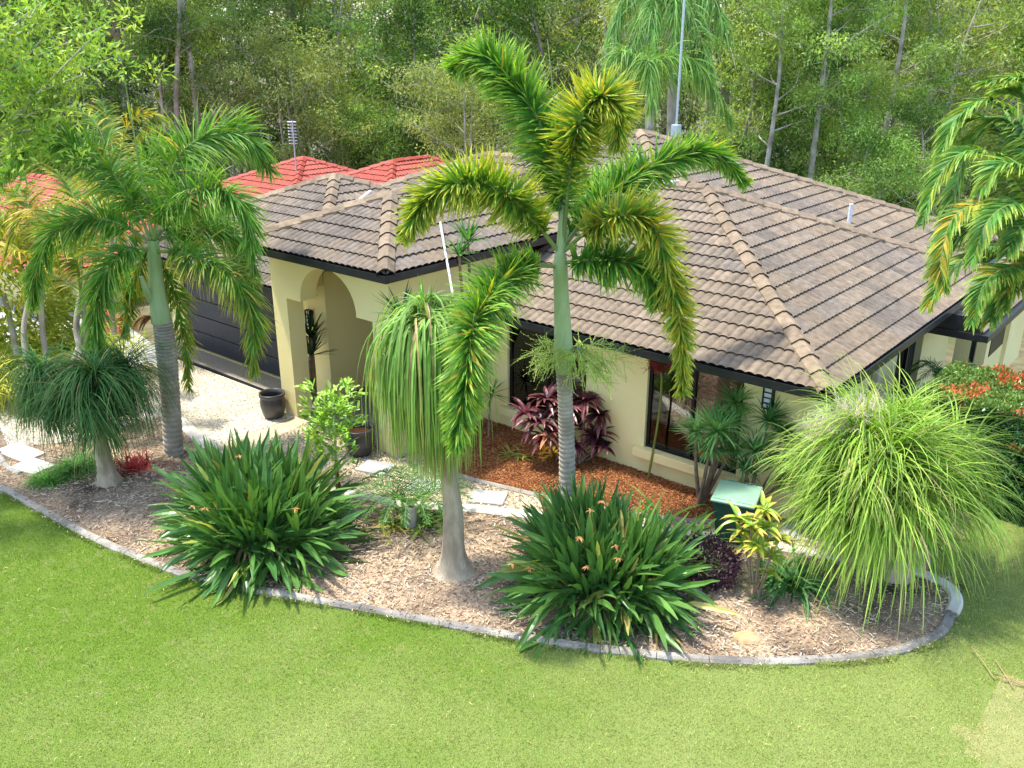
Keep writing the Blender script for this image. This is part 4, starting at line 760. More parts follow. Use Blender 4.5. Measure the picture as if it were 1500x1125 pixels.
for x, y in ((1255, 590), (1195, 622), (1235, 610)): branchy(t, at(x, y + 20, D - .25), 26, .34, [(.45, .42, .33), (.55, .5, .42), (.6, .5, .45)], .004, 'dry_flower_plume', flat=-.3, up_=2.2, twigs=14, ball=False)
# ---- bird of paradise clumps
def strel(base, n, H, spread, label, flowers, cols=((.045, .135, .03), (.13, .27, .055))):
    t = thing('bird_of_paradise', base, label, 'plant'); N = n; u = rs.rand(N); th = rs.uniform(0, 2 * math.pi, N); el = R(2) + (R(88) - R(2)) * rs.rand(N) ** .75
    nc = 14; ca = rs.uniform(0, 2 * math.pi, nc); cr = spread * 1.25 * np.sqrt(rs.rand(nc)); which = rs.randint(0, nc, N); cx_, cy_ = np.cos(ca) * cr, np.sin(ca) * cr * .8
    bs = np.c_[base[0] + cx_[which] + rs.normal(0, .05, N), base[1] + cy_[which] + rs.normal(0, .05, N), np.zeros(N)]
    d = np.c_[np.cos(th) * np.cos(el) + cx_[which] * .55, np.sin(th) * np.cos(el) + cy_[which] * .55, np.sin(el) + .3] + rs.normal(0, .12, (N, 3)); L_ = H * rs.uniform(.5, .98, N)
    P = arcs(bs, d, L_, 12, (.4 + 1.3 * np.cos(el)) * rs.uniform(.3, 1.5, N)); P[..., 2] = np.maximum(P[..., 2], .03)
    tt = np.linspace(0, 1, 12); prof = lambda t: np.where(t < .5, .13, .13 + .87 * np.sin(np.clip((t - .46) / .54, 0, 1) ** .8 * math.pi) ** .85); ci = rs.rand(N, 1); cc = np.array(cols[0]) * (1 - ci) + np.array(cols[1]) * ci
    tw = rs.normal(0, .8, N); T = unit(P[:, -1] - P[:, 4]); s0 = unit(np.cross(T, [0, 0, 1.]) + 1e-4); s1 = np.cross(s0, T); side = s0 * np.cos(tw)[:, None] + s1 * np.sin(tw)[:, None]
    mid = .12; k = 300 if N > 300 else N; order = np.argsort(np.linalg.norm(P[:, 8] - CAM, axis=1)); wd = rs.uniform(.06, .105, N)
    yl = rs.rand(N) < .05; cc[yl] = vary((.40, .38, .10), yl.sum())
    P += np.cumsum(rs.normal(0, .007, P.shape), axis=1) * (tt[None, :, None] > .2)
    for j in order[:110]: b = MB(); ribbons(b, P[j:j + 1], wd[j], cc[j:j + 1], prof=prof, fold=.22, side=side[j:j + 1], smooth=False); b.obj('leaf', M['gloss_leaf'], t)
    r_ = order[110:]; b = MB(); ribbons(b, P[r_], wd[r_], cc[r_], prof=prof, fold=.22, side=side[r_]); b.obj('inner_leaves', M['gloss_leaf'], t, kind='stuff')
    m_ = 90; th = rs.uniform(0, 6.28, m_); b = MB(); P = arcs(np.c_[base[0] + np.cos(th) * spread * .9, base[1] + np.sin(th) * spread * .9, np.full(m_, .25)], np.c_[np.cos(th), np.sin(th), rs.uniform(-.2, .5, m_)], rs.uniform(.3, .8, m_), 6, 2.2); P[..., 2] = np.maximum(P[..., 2], .02); ribbons(b, P, .03, vary((.40, .28, .16), m_)); b.obj('dead_leaves', M['leaf'], t, kind='stuff')
    for px, py, dd in flowers:
        c = at(px, py, dd); b = MB(); tube(b, spline([np.array([base[0], base[1], .2]) * .7 + c * .3 + [0, 0, -.1], (np.array(base) + c) / 2 + [0, 0, .2], c], 8), .009, 5, col=(.10, .2, .05))
        N = 9; th = rs.uniform(0, 6.28, N); ribbons(b, arcs(np.tile(c, (N, 1)), np.c_[np.cos(th), np.sin(th), rs.uniform(-.2, .9, N)], rs.uniform(.04, .09, N), 4, 1.2), .018, vary((.50, .24, .09), N, .4), fold=.2); b.obj('flower', M['leaf'], t)
    return t
b1 = gp(382, 795, 0); D1 = dep(b1)
strel(b1, 1350, 1.55, .56, 'large glossy bird of paradise clump on the left, overhanging the kerb', [(283, 742, D1 - .9), (300, 745, D1 - .9), (432, 745, D1 - 1.), (350, 668, D1 - .4)])
b2 = gp(878, 868, 0); D2 = dep(b2)
strel(b2, 1250, 1.45, .46, 'large bird of paradise clump with dry orange flowers in front of the palm trunk', [(797, 743, D2 - .5), (768, 787, D2 - .7), (776, 832, D2 - 1.), (815, 712, D2), (865, 748, D2 - .7), (882, 734, D2 - .4), (860, 830, D2 - 1.1), (848, 787, D2 - .9), (905, 818, D2 - 1.), (815, 700, D2 + .2), (750, 826, D2 - .9), (900, 800, D2 - .9), (795, 728, D2 - .3)])
# strappy pale leaves beside the second clump
def grassy(name, base, n, L_, wid, cols, label, cat, g=1.3, dirz=(.2, 2.), S=7, group=None, spread=.06, m='leaf', piece='leaves', fold=.2, tipc=None):
    t = thing(name, base, label, cat, group); th = rs.uniform(0, 2 * math.pi, n); d = np.c_[np.cos(th), np.sin(th), rs.uniform(*dirz, n)]; bs = np.array(base) + np.c_[rs.normal(0, spread, (n, 2)), np.zeros(n)]
    P = arcs(bs, d, L_ * rs.uniform(.6, 1.1, n), S, g * rs.uniform(.6, 1.3, n)); P[..., 2] = np.maximum(P[..., 2], .02); ci = rs.rand(n, 1); cc = (np.array(cols[0]) * (1 - ci) + np.array(cols[1]) * ci) * rs.uniform(.8, 1.2, (n, 1)); b = MB(); ribbons(b, P, wid * rs.uniform(.8, 1.2, n), cc, fold=fold, tip=tipc); b.obj(piece, M[m], t); return t
grassy('strappy_lily', gp(985, 815, 0), 90, 1.15, .05, [(.10, .26, .04), (.24, .40, .07)], 'strappy light green lily leaning out right of the flowering clump', 'plant', spread=.2, g=1.2)
grassy('spider_lily', gp(1160, 855, 0), 120, .8, .045, [(.05, .16, .05), (.13, .28, .08)], 'dark green strappy lily beside the fountain-like palm', 'plant', spread=.12, g=1.5)
grassy('strappy_lily', gp(618, 762, 0), 80, .55, .04, [(.06, .18, .03), (.22, .34, .05)], 'strappy green plant left of the middle ponytail trunk', 'plant', spread=.18)
grassy('yellowing_lily', gp(575, 775, 0), 26, .55, .03, [(.28, .34, .05), (.48, .42, .08)], 'yellowing grassy plant right of the left bird of paradise clump', 'plant', spread=.1, dirz=(0, .8))
grassy('mondo_grass', gp(72, 706, 0), 420, .42, .012, [(.05, .19, .02), (.13, .32, .04)], 'small bright green grass tuft in the bed corner at left', 'grass tuft', spread=.09, dirz=(0, 1.6))
grassy('mondo_grass', gp(112, 690, 0), 260, .55, .02, [(.05, .17, .025), (.12, .28, .05)], 'taller strappy grass tuft left of the dark ponytail trunk', 'grass tuft', spread=.12, dirz=(.2, 2))
grassy('bromeliad', gp(196, 688, 0), 130, .40, .022, [(.22, .02, .02), (.42, .05, .05)], 'red spiky bromeliad clump beside the dark ponytail trunk', 'bromeliad', spread=.14, g=.5, dirz=(.0, 1.6))
grassy('bromeliad', gp(752, 668, 0), 60, .36, .04, [(.12, .22, .04), (.50, .42, .10)], 'green and cream striped bromeliad on the red mulch', 'bromeliad', spread=.1, g=1., dirz=(.1, 1.2))
grassy('bromeliad', gp(800, 668, 0), 50, .38, .045, [(.55, .24, .03), (.40, .40, .06)], 'orange and yellow bromeliad beside the centre palm trunk', 'bromeliad', spread=.1, g=.9, dirz=(.1, 1.3))
grassy('yellow_clump_grass', gp(110, 570, 0) + [0, 0, .9], 900, 1.3, .03, [(.26, .38, .04), (.50, .50, .06)], 'yellow green grassy shrub beyond the driveway behind the dark ponytail palm', 'shrub', spread=.5, g=2.6, dirz=(.0, 1.6))
grassy('yellow_clump_grass', gp(5, 590, 0) + [0, 0, .5], 500, 1.0, .03, [(.30, .38, .04), (.55, .48, .05)], 'yellow green grassy shrub cut by the left edge above the driveway', 'shrub', spread=.4, g=2.4, dirz=(.0, 1.6))
# weedy strappy leaf fan rising at left pony
# ---- rosette plants (dracaena, yucca, cordyline)
def rosettes(name, base, heads, n, L_, wid, cols, label, cat, m='leaf', g=.45, dirz=(-.5, 1.6), stem_r=.025, bark='brown_stem', tipc=None, fold=.2):
    t = thing(name, base, label, cat); base = np.array(base)
    for h in heads:
        s = h[1] if len(h) > 1 else 1.; p = np.array(h[0]); b = MB(); C_ = spline([base + rs.normal(0, .04, 3) * [1, 1, 0], base * .45 + p * .55 + [*(rs.normal(0, .04, 2)), -.02], p], 10); tube(b, C_, np.linspace(stem_r, stem_r * .6, 10), 7); b.obj('stem', M[bark], t)
        N = int(n * s); th = rs.uniform(0, 2 * math.pi, N); d = np.c_[np.cos(th), np.sin(th), rs.uniform(*dirz, N)]; P = arcs(p + rs.normal(0, .012, (N, 3)), d, L_ * s * rs.uniform(.75, 1.1, N), 7, g * rs.uniform(.5, 1.5, N)); ci = rs.rand(N, 1); cc = (np.array(cols[0]) * (1 - ci) + np.array(cols[1]) * ci) * rs.uniform(.75, 1.2, (N, 1))
        b = MB(); ribbons(b, P, wid * rs.uniform(.85, 1.1, N), cc, fold=fold, tip=tipc); b.obj('leaf_rosette', M[m], t)
    return t
bd = np.array([-1.75, .1, 0]); D = dep(bd)
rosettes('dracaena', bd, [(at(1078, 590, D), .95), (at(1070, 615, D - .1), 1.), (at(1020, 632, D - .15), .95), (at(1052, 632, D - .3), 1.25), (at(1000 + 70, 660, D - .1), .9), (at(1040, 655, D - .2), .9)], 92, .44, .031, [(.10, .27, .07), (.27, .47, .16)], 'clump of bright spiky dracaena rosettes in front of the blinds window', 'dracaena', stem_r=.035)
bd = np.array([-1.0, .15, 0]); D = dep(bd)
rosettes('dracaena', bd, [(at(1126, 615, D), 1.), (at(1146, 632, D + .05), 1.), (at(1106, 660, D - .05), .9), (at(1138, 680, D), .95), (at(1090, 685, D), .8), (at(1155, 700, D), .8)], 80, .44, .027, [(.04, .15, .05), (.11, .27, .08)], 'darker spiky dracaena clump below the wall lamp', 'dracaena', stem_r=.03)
bd = gp(850, 678, 0); D = dep(bd)
rosettes('cordyline', bd, [(at(830, 600, D), 1.), (at(792, 618, D - .1), 1.05), (at(858, 588, D + .1), 1.), (at(872, 640, D), .95), (at(800, 585, D + .15), .9), (at(880, 608, D + .1), 1.), (at(835, 650, D - .1), .8), (at(800, 640, D - .2), .9), (at(770, 605, D), .85), (at(885, 655, D), .8)], 28, .5, .085, [(.04, .015, .022), (.15, .035, .05)], 'burgundy cordyline with broad drooping leaves behind the centre palm trunk', 'cordyline', m='gloss_leaf', g=1.5, dirz=(.1, 1.8), tipc=(.24, .08, .08))
rosettes('cordyline', gp(815, 670, 0), [(at(802, 640, D - .35), 1.)], 14, .36, .07, [(.5, .2, .12), (.6, .32, .12)], 'single pinkish orange cordyline head low at the centre palm', 'cordyline', m='gloss_leaf', g=1.8, dirz=(.0, 1.2))
rosettes('yucca', (-9.75, -1.05, 0), [(np.array([-9.72, -1.05, 1.0]), 1.), (np.array([-9.75, -1.0, 1.35]), .9)], 60, .62, .035, [(.015, .05, .02), (.03, .09, .035)], 'dark upright yucca standing inside the porch behind the left pillar', 'yucca', g=.25, dirz=(.1, 2.6), stem_r=.07)
rosettes('spiky_palm', gp(712, 640, 0), [(np.array([-6.05, .1, .75]), 1.)], 44, .42, .02, [(.03, .10, .03), (.10, .22, .08)], 'small spiky rosette in front of the dark left window', 'dracaena', g=.4)
rosettes('yucca', gp(600, 640, 0), [(at(588, 462, 13.6), 1.), (at(598, 470, 13.9), .8)], 50, .55, .035, [(.03, .10, .05), (.07, .18, .08)], 'grey green yucca head rising behind the middle ponytail palm', 'yucca', g=.3, dirz=(-.1, 1.6), stem_r=.04)
rosettes('yucca', gp(700, 610, 0), [(at(685, 352, 14.6), .9), (at(672, 372, 14.4), .8)], 34, .5, .045, [(.04, .15, .03), (.10, .26, .05)], 'green yucca head showing above the gutter right of the pale conduit', 'yucca', g=.3, dirz=(.2, 2.2), stem_r=.04)
# croton (yellow), purple shrub, fig/euphorbia, red stalk
bd = gp(1108, 872, 0); D = dep(bd)
rosettes('yellow_cordyline', bd, [(at(1118, 745, D), 1.), (at(1083, 758, D), .9), (at(1122, 772, D - .1), 1.1), (at(1092, 795, D - .1), .9), (at(1112, 800, D - .2), 1.), (at(1130, 815, D - .1), .8), (at(1085, 778, D), .8), (at(1140, 790, D), .9), (at(1100, 770, D - .15), .9), (at(1125, 840, D - .1), .7)], 17, .27, .065, [(.42, .48, .05), (.22, .40, .05)], 'yellow green croton-like shrub on thin bare stems beside the purple shrub', 'shrub', m='gloss_leaf', g=1.2, dirz=(0, 1.6), stem_r=.012, tipc=(.55, .38, .06))
def leafball(name, c, r3, n, lw, cols, label, cat, ell=None, m='leaf', stems=6, base=None, lump=.25, group=None, up_=.2, leafname='foliage'):
    t = thing(name, base if base is not None else c, label, cat, group); c = np.array(c); r3 = np.array(r3); dv = unit(rs.normal(0, 1, (n, 3))); rr = rs.uniform(.55, 1., n) ** .6
    ln = np.array([mnoise.noise(Vector(v * 2.6 + c)) for v in dv]); P = c + dv * r3 * (rr * (1 + lump * ln * 1.6))[:, None]; P[:, 2] = np.maximum(P[:, 2], .03)
    d = unit(dv + rs.normal(0, .6, (n, 3)) + [0, 0, up_]); L_ = lw[0] * rs.uniform(.6, 1.2, n); Pt = np.stack([P, P + d * L_[:, None] * .5, P + d * L_[:, None] + [0, 0, -.1 * lw[0]]], 1)
    ci = rs.rand(n, 1); cc = (np.array(cols[0]) * (1 - ci) + np.array(cols[1]) * ci) * rs.uniform(.7, 1.25, (n, 1)); b = MB(); ribbons(b, Pt, lw[1], cc, prof=lambda t: np.array([.35, 1., .15]), side=unit(rs.normal(0, 1, (n, 3)))); b.obj(leafname, M[m], t)
    if stems:
        b = MB(); bb = np.array(base if base is not None else [c[0], c[1], 0])
        for k in range(stems): e = c + unit(rs.normal(0, 1, 3)) * r3 * .7; tube(b, spline([bb, (bb + e) / 2 + rs.normal(0, .04, 3), e], 8), np.linspace(.018, .006, 8), 5)
        b.obj('stems', M['bark'], t)
    return t
leafball('leafy_shrub', at(15, 430, 18.), (1.1, 1.1, 1.5), 5200, (.22, .05), [(.14, .24, .03), (.42, .44, .06)], 'yellow and green leafy shrub screening the red roof at the far left edge', 'shrub', base=gp(20, 545, 0))
c = gp(1038, 850, 0); leafball('purple_shrub', c + [0, 0, .27], (.42, .36, .30), 2600, (.05, .035), [(.035, .016, .026), (.11, .06, .09)], 'low dark purple leaved shrub between the clumps', 'shrub')
bf = gp(492, 720, 0); D = dep(bf)
t = thing('euphorbia', gp(496, 745, 0), 'lime green fleshy-leaved young tree between the two black pots', 'shrub')
b = MB(); q0 = gp(496, 745, 0); top = at(488, 592, dep(q0) + .2); C_ = spline([q0, q0 * .5 + top * .5, top], 20); tube(b, C_, np.linspace(.03, .015, 20), 8, col=(.2, .3, .1)); b.obj('trunk', M['shaft'], t)
bs, ds = [], []
for k in range(95):
    s_ = C_[rs.randint(9, 20)]; th = rs.uniform(0, 6.28); e = s_ + np.array([math.cos(th), math.sin(th), rs.uniform(.1, 1.1)]) * rs.uniform(.12, .42)
    for q in range(9): bs.append(e + rs.normal(0, .04, 3)); ds.append([math.cos(th) + rs.normal(0, .7), math.sin(th) + rs.normal(0, .7), rs.uniform(.2, 1.4)])
b = MB(); n = len(bs); ribbons(b, arcs(bs, ds, rs.uniform(.07, .15, n), 4, .2), .045, vary((.28, .46, .06), n, .35), fold=.2, prof=lambda t: np.array([.5, .9, 1., .45])); b.obj('foliage', M['gloss_leaf'], t)
b = MB(); q0 = gp(503, 752, 0); tube(b, [q0, at(494, 688, dep(q0) - .02)], .022, 6); b.obj('rusty_stake', M['rust'], label='rusty stake standing at the right of the left bird of paradise clump', cat='stake')
q0 = gp(962, 690, 0) + [.05, -.35, 0]; D = dep(q0); t = thing('red_flower_stalk', q0, 'tall thin stalk topped with dark red blossom in front of the window', 'plant')
b = MB(); tube(b, spline([q0, at(965, 610, D), at(969, 560, D), at(968, 545, D)], 14), np.linspace(.02, .014, 14), 7, col=(.25, .3, .06)); b.obj('stalk', M['leaf'], t)
branchy(t, at(968, 545, D), 22, .22, [(.22, .04, .03), (.28, .04, .04), (.32, .05, .05)], .008, 'red_blossom', flat=-.3, up_=2.2, twigs=8)
# cycad left of the middle trunk
q0 = gp(603, 770, 0); D = dep(q0); t = thing('cycad', q0, 'spiky cycad with feathery fronds left of the middle ponytail trunk', 'cycad'); b = MB(); tube(b, [q0, q0 + [0, 0, .32]], [.10, .08], 10); b.obj('trunk', M['bark'], t)
for k in range(18):
    th = k / 18 * 6.28 + .2; dv = np.array([math.cos(th), math.sin(th), 0]); s_ = q0 + [0, 0, .32]; ps = [s_, s_ + dv * .3 + [0, 0, .28], s_ + dv * .62 + [0, 0, .34], s_ + dv * .9 + [0, 0, .2]]
    pts = [(750 + F * ((p - CAM) @ RT) / dep(p), 562.5 - F * ((p - CAM) @ UP) / dep(p), dep(p)) for p in ps]; frond(t, pts, 0, 76, .19, .02, 'flat', (.04, .13, .03), (.12, .24, .05), droop=.2, rw=.009, S=3, ang=(70, 40))
# dark palm in the side veranda
q0 = np.array([.35, 4.9, .1]); t = thing('veranda_palm', q0, 'dark green feathery palm in the shaded side veranda', 'palm tree'); b = MB(); tube(b, [q0, q0 + [0, 0, .5]], [.05, .04], 8); b.obj('trunk', M['bark'], t)
for k in range(12):
    th = k / 12 * 6.28; dv = np.array([math.cos(th), math.sin(th), 0]); s_ = q0 + [0, 0, .5]; h_ = rs.uniform(.5, .95); ps = [s_, s_ + dv * .15 + [0, 0, h_ * .6], s_ + dv * .4 + [0, 0, h_], s_ + dv * .75 + [0, 0, h_ * .7]]
    pts = [(750 + F * ((p - CAM) @ RT) / dep(p), 562.5 - F * ((p - CAM) @ UP) / dep(p), dep(p)) for p in ps]; frond(t, pts, 0, 110, .3, .012, 'flat', (.03, .09, .02), (.06, .15, .04), droop=.8, rw=.009, S=4)
# hedge with red flush
def hedge(name, cx, cy, rx, ry, h, n, label, red):
    t = thing(name, (cx, cy, 0), label, 'hedge'); u = rs.uniform(-1, 1, (n, 3)); f = rs.randint(0, 4, n); P = u.copy(); P[f == 0, 2] = 1; P[f == 1, 1] = -1; P[f == 2, 0] = -1; P[f == 3, 2] = 1
    nrm = np.zeros((n, 3)); nrm[(f == 0) | (f == 3), 2] = 1; nrm[f == 1, 1] = -1; nrm[f == 2, 0] = -1; W_ = np.c_[cx + P[:, 0] * rx, cy + P[:, 1] * ry, h / 2 + P[:, 2] * h / 2]
    nn_ = np.array([mnoise.noise(Vector(v * 1.6)) for v in W_]); n2 = np.array([mnoise.noise(Vector(v * 6)) for v in W_]); W_ += nrm * (.16 * nn_ + .07 * n2 - rs.uniform(0, .10, n))[:, None]; k = (n2 > -.42) | (rs.rand(n) < .3); W_, nrm, nn_, f = W_[k], nrm[k], nn_[k], f[k]; n = len(W_)
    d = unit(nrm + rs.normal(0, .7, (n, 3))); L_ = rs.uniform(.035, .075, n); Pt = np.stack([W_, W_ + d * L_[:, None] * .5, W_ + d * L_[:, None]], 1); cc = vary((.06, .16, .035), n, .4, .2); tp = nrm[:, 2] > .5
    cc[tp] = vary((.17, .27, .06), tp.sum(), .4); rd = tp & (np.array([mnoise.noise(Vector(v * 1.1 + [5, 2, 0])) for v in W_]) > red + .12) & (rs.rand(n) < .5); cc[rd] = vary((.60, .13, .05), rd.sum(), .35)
    b = MB(); ribbons(b, Pt, .032, cc, prof=lambda t: np.array([.4, 1., .15]), side=unit(rs.normal(0, 1, (n, 3)))); b.obj('foliage', M['gloss_leaf'], t)
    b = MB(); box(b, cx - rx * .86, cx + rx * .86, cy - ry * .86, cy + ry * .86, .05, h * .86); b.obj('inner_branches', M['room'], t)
hedge('clipped_hedge', 1.2, 3.6, .72, .95, 1.68, 32000, 'clipped hedge with orange red new leaves beside the side veranda', .02)
hedge('clipped_hedge', 2.75, 4.3, .95, 1.7, 1.25, 30000, 'wider clipped hedge with red tips cut off by the right edge', .05)
q0 = gp(1470, 990, 0.02); b = MB()
for k in range(7): P = arcs(q0[None] + rs.normal(0, .15, (1, 3)) * [1, 1, 0], np.array([[rs.normal(), rs.normal(), .1]]), .5, 6, .25); P[..., 2] = np.maximum(P[..., 2], .025); tube(b, P[0], .005, 5, col=(.4, .27, .15))
b.obj('fallen_twigs', M['matte'], label='loose brown twigs lying on the dry lawn at the right', cat='twigs')
# ================================================================ the wood behind
def leaf_cloud(cl, r, per, L_, W_, cols, droop=.4, flat=.6, ccol=None):      # clump centres -> small drooping leaves
    n = len(cl) * per; c = np.repeat(cl, per, 0); off = unit(rs.normal(0, 1, (n, 3))) * (rs.rand(n, 1) ** .5) * np.repeat(np.broadcast_to(r, (len(cl),)), per)[:, None] * [1, 1, flat]
    P = c + off; d = unit(unit(off) * .6 + rs.normal(0, .5, (n, 3)) + [0, 0, -droop]); L = L_ * rs.uniform(.6, 1.3, (n, 1)); s_ = unit(np.cross(d, rs.normal(0, 1, (n, 3)))) * W_ * rs.uniform(.6, 1.2, (n, 1)) / 2
    V = np.stack([P, P + d * L * .5 + s_, P + d * L, P + d * L * .5 - s_], 1); k = np.repeat(rs.rand(len(cl)), per)[:, None]; k = np.clip(k + rs.normal(0, .18, (n, 1)), 0, 1)
    cc = (np.array(cols[0]) * (1 - k) + np.array(cols[1]) * k) * rs.uniform(.7, 1.3, (n, 1)) * np.repeat(rs.uniform(.6, 1.35, len(cl)), per)[:, None]; return V.reshape(-1, 3), np.arange(n * 4).reshape(-1, 4), cc
def tree_meshes(H, spread, ncl, per, L_, W_, cols, low=.35, trunks=1, rr=.16, barkm='bark', nl=14, clr=.75, droop=.5):
    tb = MB(); lb = MB(); cl = []
    for q in range(trunks):
        b0 = np.array([rs.normal(0, .25 * (trunks > 1)), rs.normal(0, .25 * (trunks > 1)), -.3]); lean = rs.normal(0, .06, 2) * H; pts = [b0, b0 + [lean[0] * .2 + rs.normal(0, .15), lean[1] * .2, H * .33], b0 + [lean[0] * .6 + rs.normal(0, .25), lean[1] * .6, H * .66], b0 + [lean[0], lean[1], H * .97]]
        C_ = spline(pts, 26); tube(tb, C_, rr / trunks ** .4 * np.linspace(1, .18, 26), 8)
        for k in range(nl // trunks):
            f = low + (1 - low) * (k + rs.rand()) / (nl // trunks) * .96; s_ = C_[min(25, int(f * 25))]; th = rs.uniform(0, 6.28); R_ = spread * (1.05 - .55 * abs(f - .55) * 1.4) * rs.uniform(.5, 1.1)
            e = s_ + np.array([math.cos(th) * R_, math.sin(th) * R_, rs.uniform(.15, .7) * R_ + .2]); Lm = spline([s_, (s_ + e) / 2 + rs.normal(0, .15, 3) + [0, 0, -.05 * R_], e], 9); tube(tb, Lm, rr * (1 - .75 * f) * .5 * np.linspace(1, .2, 9), 5)
            m_ = max(2, ncl // (nl)); 
            for _ in range(m_): u = rs.uniform(.35, 1.08); c_ = s_ * (1 - u) + e * u + rs.normal(0, .16 * spread, 3) * [1, 1, .6]; cl.append(c_)
            for _ in range(2): a = Lm[rs.randint(3, 8)]; e2 = a + rs.normal(0, .25 * spread, 3); tube(tb, spline([a, (a + e2) / 2 + rs.normal(0, .06, 3), e2], 5), rr * .1 * np.linspace(1, .3, 5), 4)
        for _ in range(ncl // 10): cl.append(C_[-1] + rs.normal(0, .22 * spread, 3))
    cl = np.array(cl); V, Fq, cc = leaf_cloud(cl, clr * rs.uniform(.5, 1.15, len(cl)), per, L_, W_, cols, droop); lb.add(V, Fq, cc); return tb, lb
M['fleaf'] = mat('wood_leaf', (.8,), (1.45,), .8, .6, attr=1, transl=.45, spec=.2)
KIND = [('tall gum', dict(H=17, spread=3.4, ncl=160, per=110, L_=.15, W_=.05, cols=[(.11, .19, .055), (.25, .35, .11)], low=.45, nl=16, rr=.24)),
        ('grey green tea-tree', dict(H=8.5, spread=2.9, ncl=190, per=60, L_=.16, W_=.05, cols=[(.16, .225, .075), (.31, .38, .13)], low=.12, nl=18, rr=.12, trunks=2)),
        ('slender pale-stemmed gum', dict(H=15, spread=2.2, ncl=100, per=110, L_=.145, W_=.052, cols=[(.14, .25, .06), (.30, .42, .12)], low=.48, nl=14, rr=.15)),
        ('bushy bright green', dict(H=7, spread=2.5, ncl=180, per=110, L_=.11, W_=.042, cols=[(.14, .27, .06), (.29, .43, .11)], low=.05, nl=16, rr=.1, trunks=2)),
        ('dark leafy', dict(H=10, spread=3.0, ncl=170, per=105, L_=.155, W_=.065, cols=[(.06, .13, .035), (.14, .25, .06)], low=.12, nl=18, rr=.15)),
        ('wispy olive', dict(H=13, spread=3.6, ncl=120, per=60, L_=.22, W_=.06, cols=[(.17, .25, .07), (.36, .42, .13)], low=.3, nl=20, rr=.16, trunks=2, clr=.85)),
        ('yellow green', dict(H=9, spread=2.2, ncl=120, per=100, L_=.14, W_=.055, cols=[(.18, .29, .06), (.34, .42, .12)], low=.15, nl=14, rr=.1))]
protos = []
for nm, kw in KIND:
    vs_ = []
    for _ in range(2): tb, lb = tree_meshes(**kw); vs_.append((tb.mesh('trunk', M['bark']), lb.mesh('crown', M['fleaf']), tb, lb))
    protos.append(vs_)
# (picture x, distance, kind, scale, what sets it apart)
TREES = [(20, 34, 4, 1.1, 'at the far left behind the pale cane palm'), (75, 38, 0, 1.0, 'above the pale cane palm at the left'), (140, 33, 4, 1.0, 'right behind the spear leaf of the left palm'), (205, 36, 0, .95, 'between the left spear leaf and the first pair of bare trunks'),
    (268, 32, 2, 1.05, 'with forked bare stem above the left palm'), (302, 34, 2, 1.15, 'with straight grey trunk above the upright frond of the left palm'), (250, 30, 4, .8, 'low down behind the left palm fronds'), (350, 33, 1, .8, 'to the left of the television antenna'),
    (380, 40, 0, 1.05, 'rising behind the television antenna'), (425, 29, 1, .95, 'directly right of the television antenna'), (470, 31, 1, 1.05, 'with pale rounded crown above the red roof'), (490, 40, 5, 1.05, 'with bare twigs left of the centre of the wood'), (520, 29, 6, .72, 'small and sunlit above the red roof peak'),
    (560, 28, 3, .85, 'low behind the right end of the red roof'), (600, 34, 4, 1.0, 'in deep shade left of the centre palm'), (640, 30, 6, .75, 'just left of the top frond of the centre palm'), (690, 29, 1, .85, 'behind the left arching frond of the centre palm'), (735, 31, 1, .9, 'showing between two fronds of the centre palm'),
    (700, 42, 0, 1.1, 'with leaning grey trunk above the top frond of the centre palm'), (790, 37, 4, 1.15, 'behind the upright fronds of the centre palm'), (850, 42, 5, 1.1, 'rising over the crown of the centre palm'), (900, 36, 5, 1.0, 'left of the weeping palm by the mast'),
    (1075, 32, 6, 1.15, 'right of the antenna mast'), (1120, 29, 2, .8, 'with two thin pale stems above the highest hip ridge'), (1170, 31, 4, .95, 'dark behind the pale stem over the rear ridge'), (1185, 29, 2, .9, 'with slim pale stem right above the rear ridge'), (1150, 40, 5, 1.15, 'high above the rear ridge'),
    (1235, 30, 6, .85, 'sunlit and leafy over the vent pipe'), (1262, 28, 3, .95, 'rounded and bright beyond the white vent pipe'), (1285, 33, 2, .95, 'with forked white trunk beyond the vent pipe'), (1310, 40, 5, 1.15, 'with twiggy crown above the bright rounded shrub'),
    (1345, 30, 4, .7, 'low and shaded left of the right cane palm'), (1390, 33, 5, .9, 'behind the left fronds of the right cane palm'), (1440, 35, 1, 1.25, 'grey branched above the right cane palm'), (1490, 34, 3, 1.5, 'bright above the right cane palm at the frame edge'), (1400, 46, 0, 1.05, 'tallest behind the right cane palm'),
    (1030, 40, 0, 1.0, 'directly behind the antenna mast'), (455, 46, 0, 1.0, 'far back right of the television antenna'), (1215, 46, 0, 1.05, 'far back above the vent pipe'), (610, 46, 0, 1.05, 'far back above the dark shaded tree')]
for i_, (px, dd, kd, sc, where) in enumerate(TREES):
    if px < 660: dd = max(dd, 36) + .12 * (dd - 28)
    p = at(px, 300, dd); z = float(ground_z(p[0], p[1])); v = protos[kd][i_ % 2]; t = thing('bush_tree' if kd in (1, 3) else 'forest_tree', (p[0], p[1], z), KIND[kd][0] + ' tree ' + where, 'tree', 'trees at the edge of the wood')
    t.rotation_euler = (0, 0, rs.uniform(0, 6.28)); t.scale = (sc, sc, sc * rs.uniform(.92, 1.08))
    for nm, me in (('trunk', v[0]), ('crown', v[1])): o = bpy.data.objects.new(nm, me); COL.objects.link(o); o.parent = t
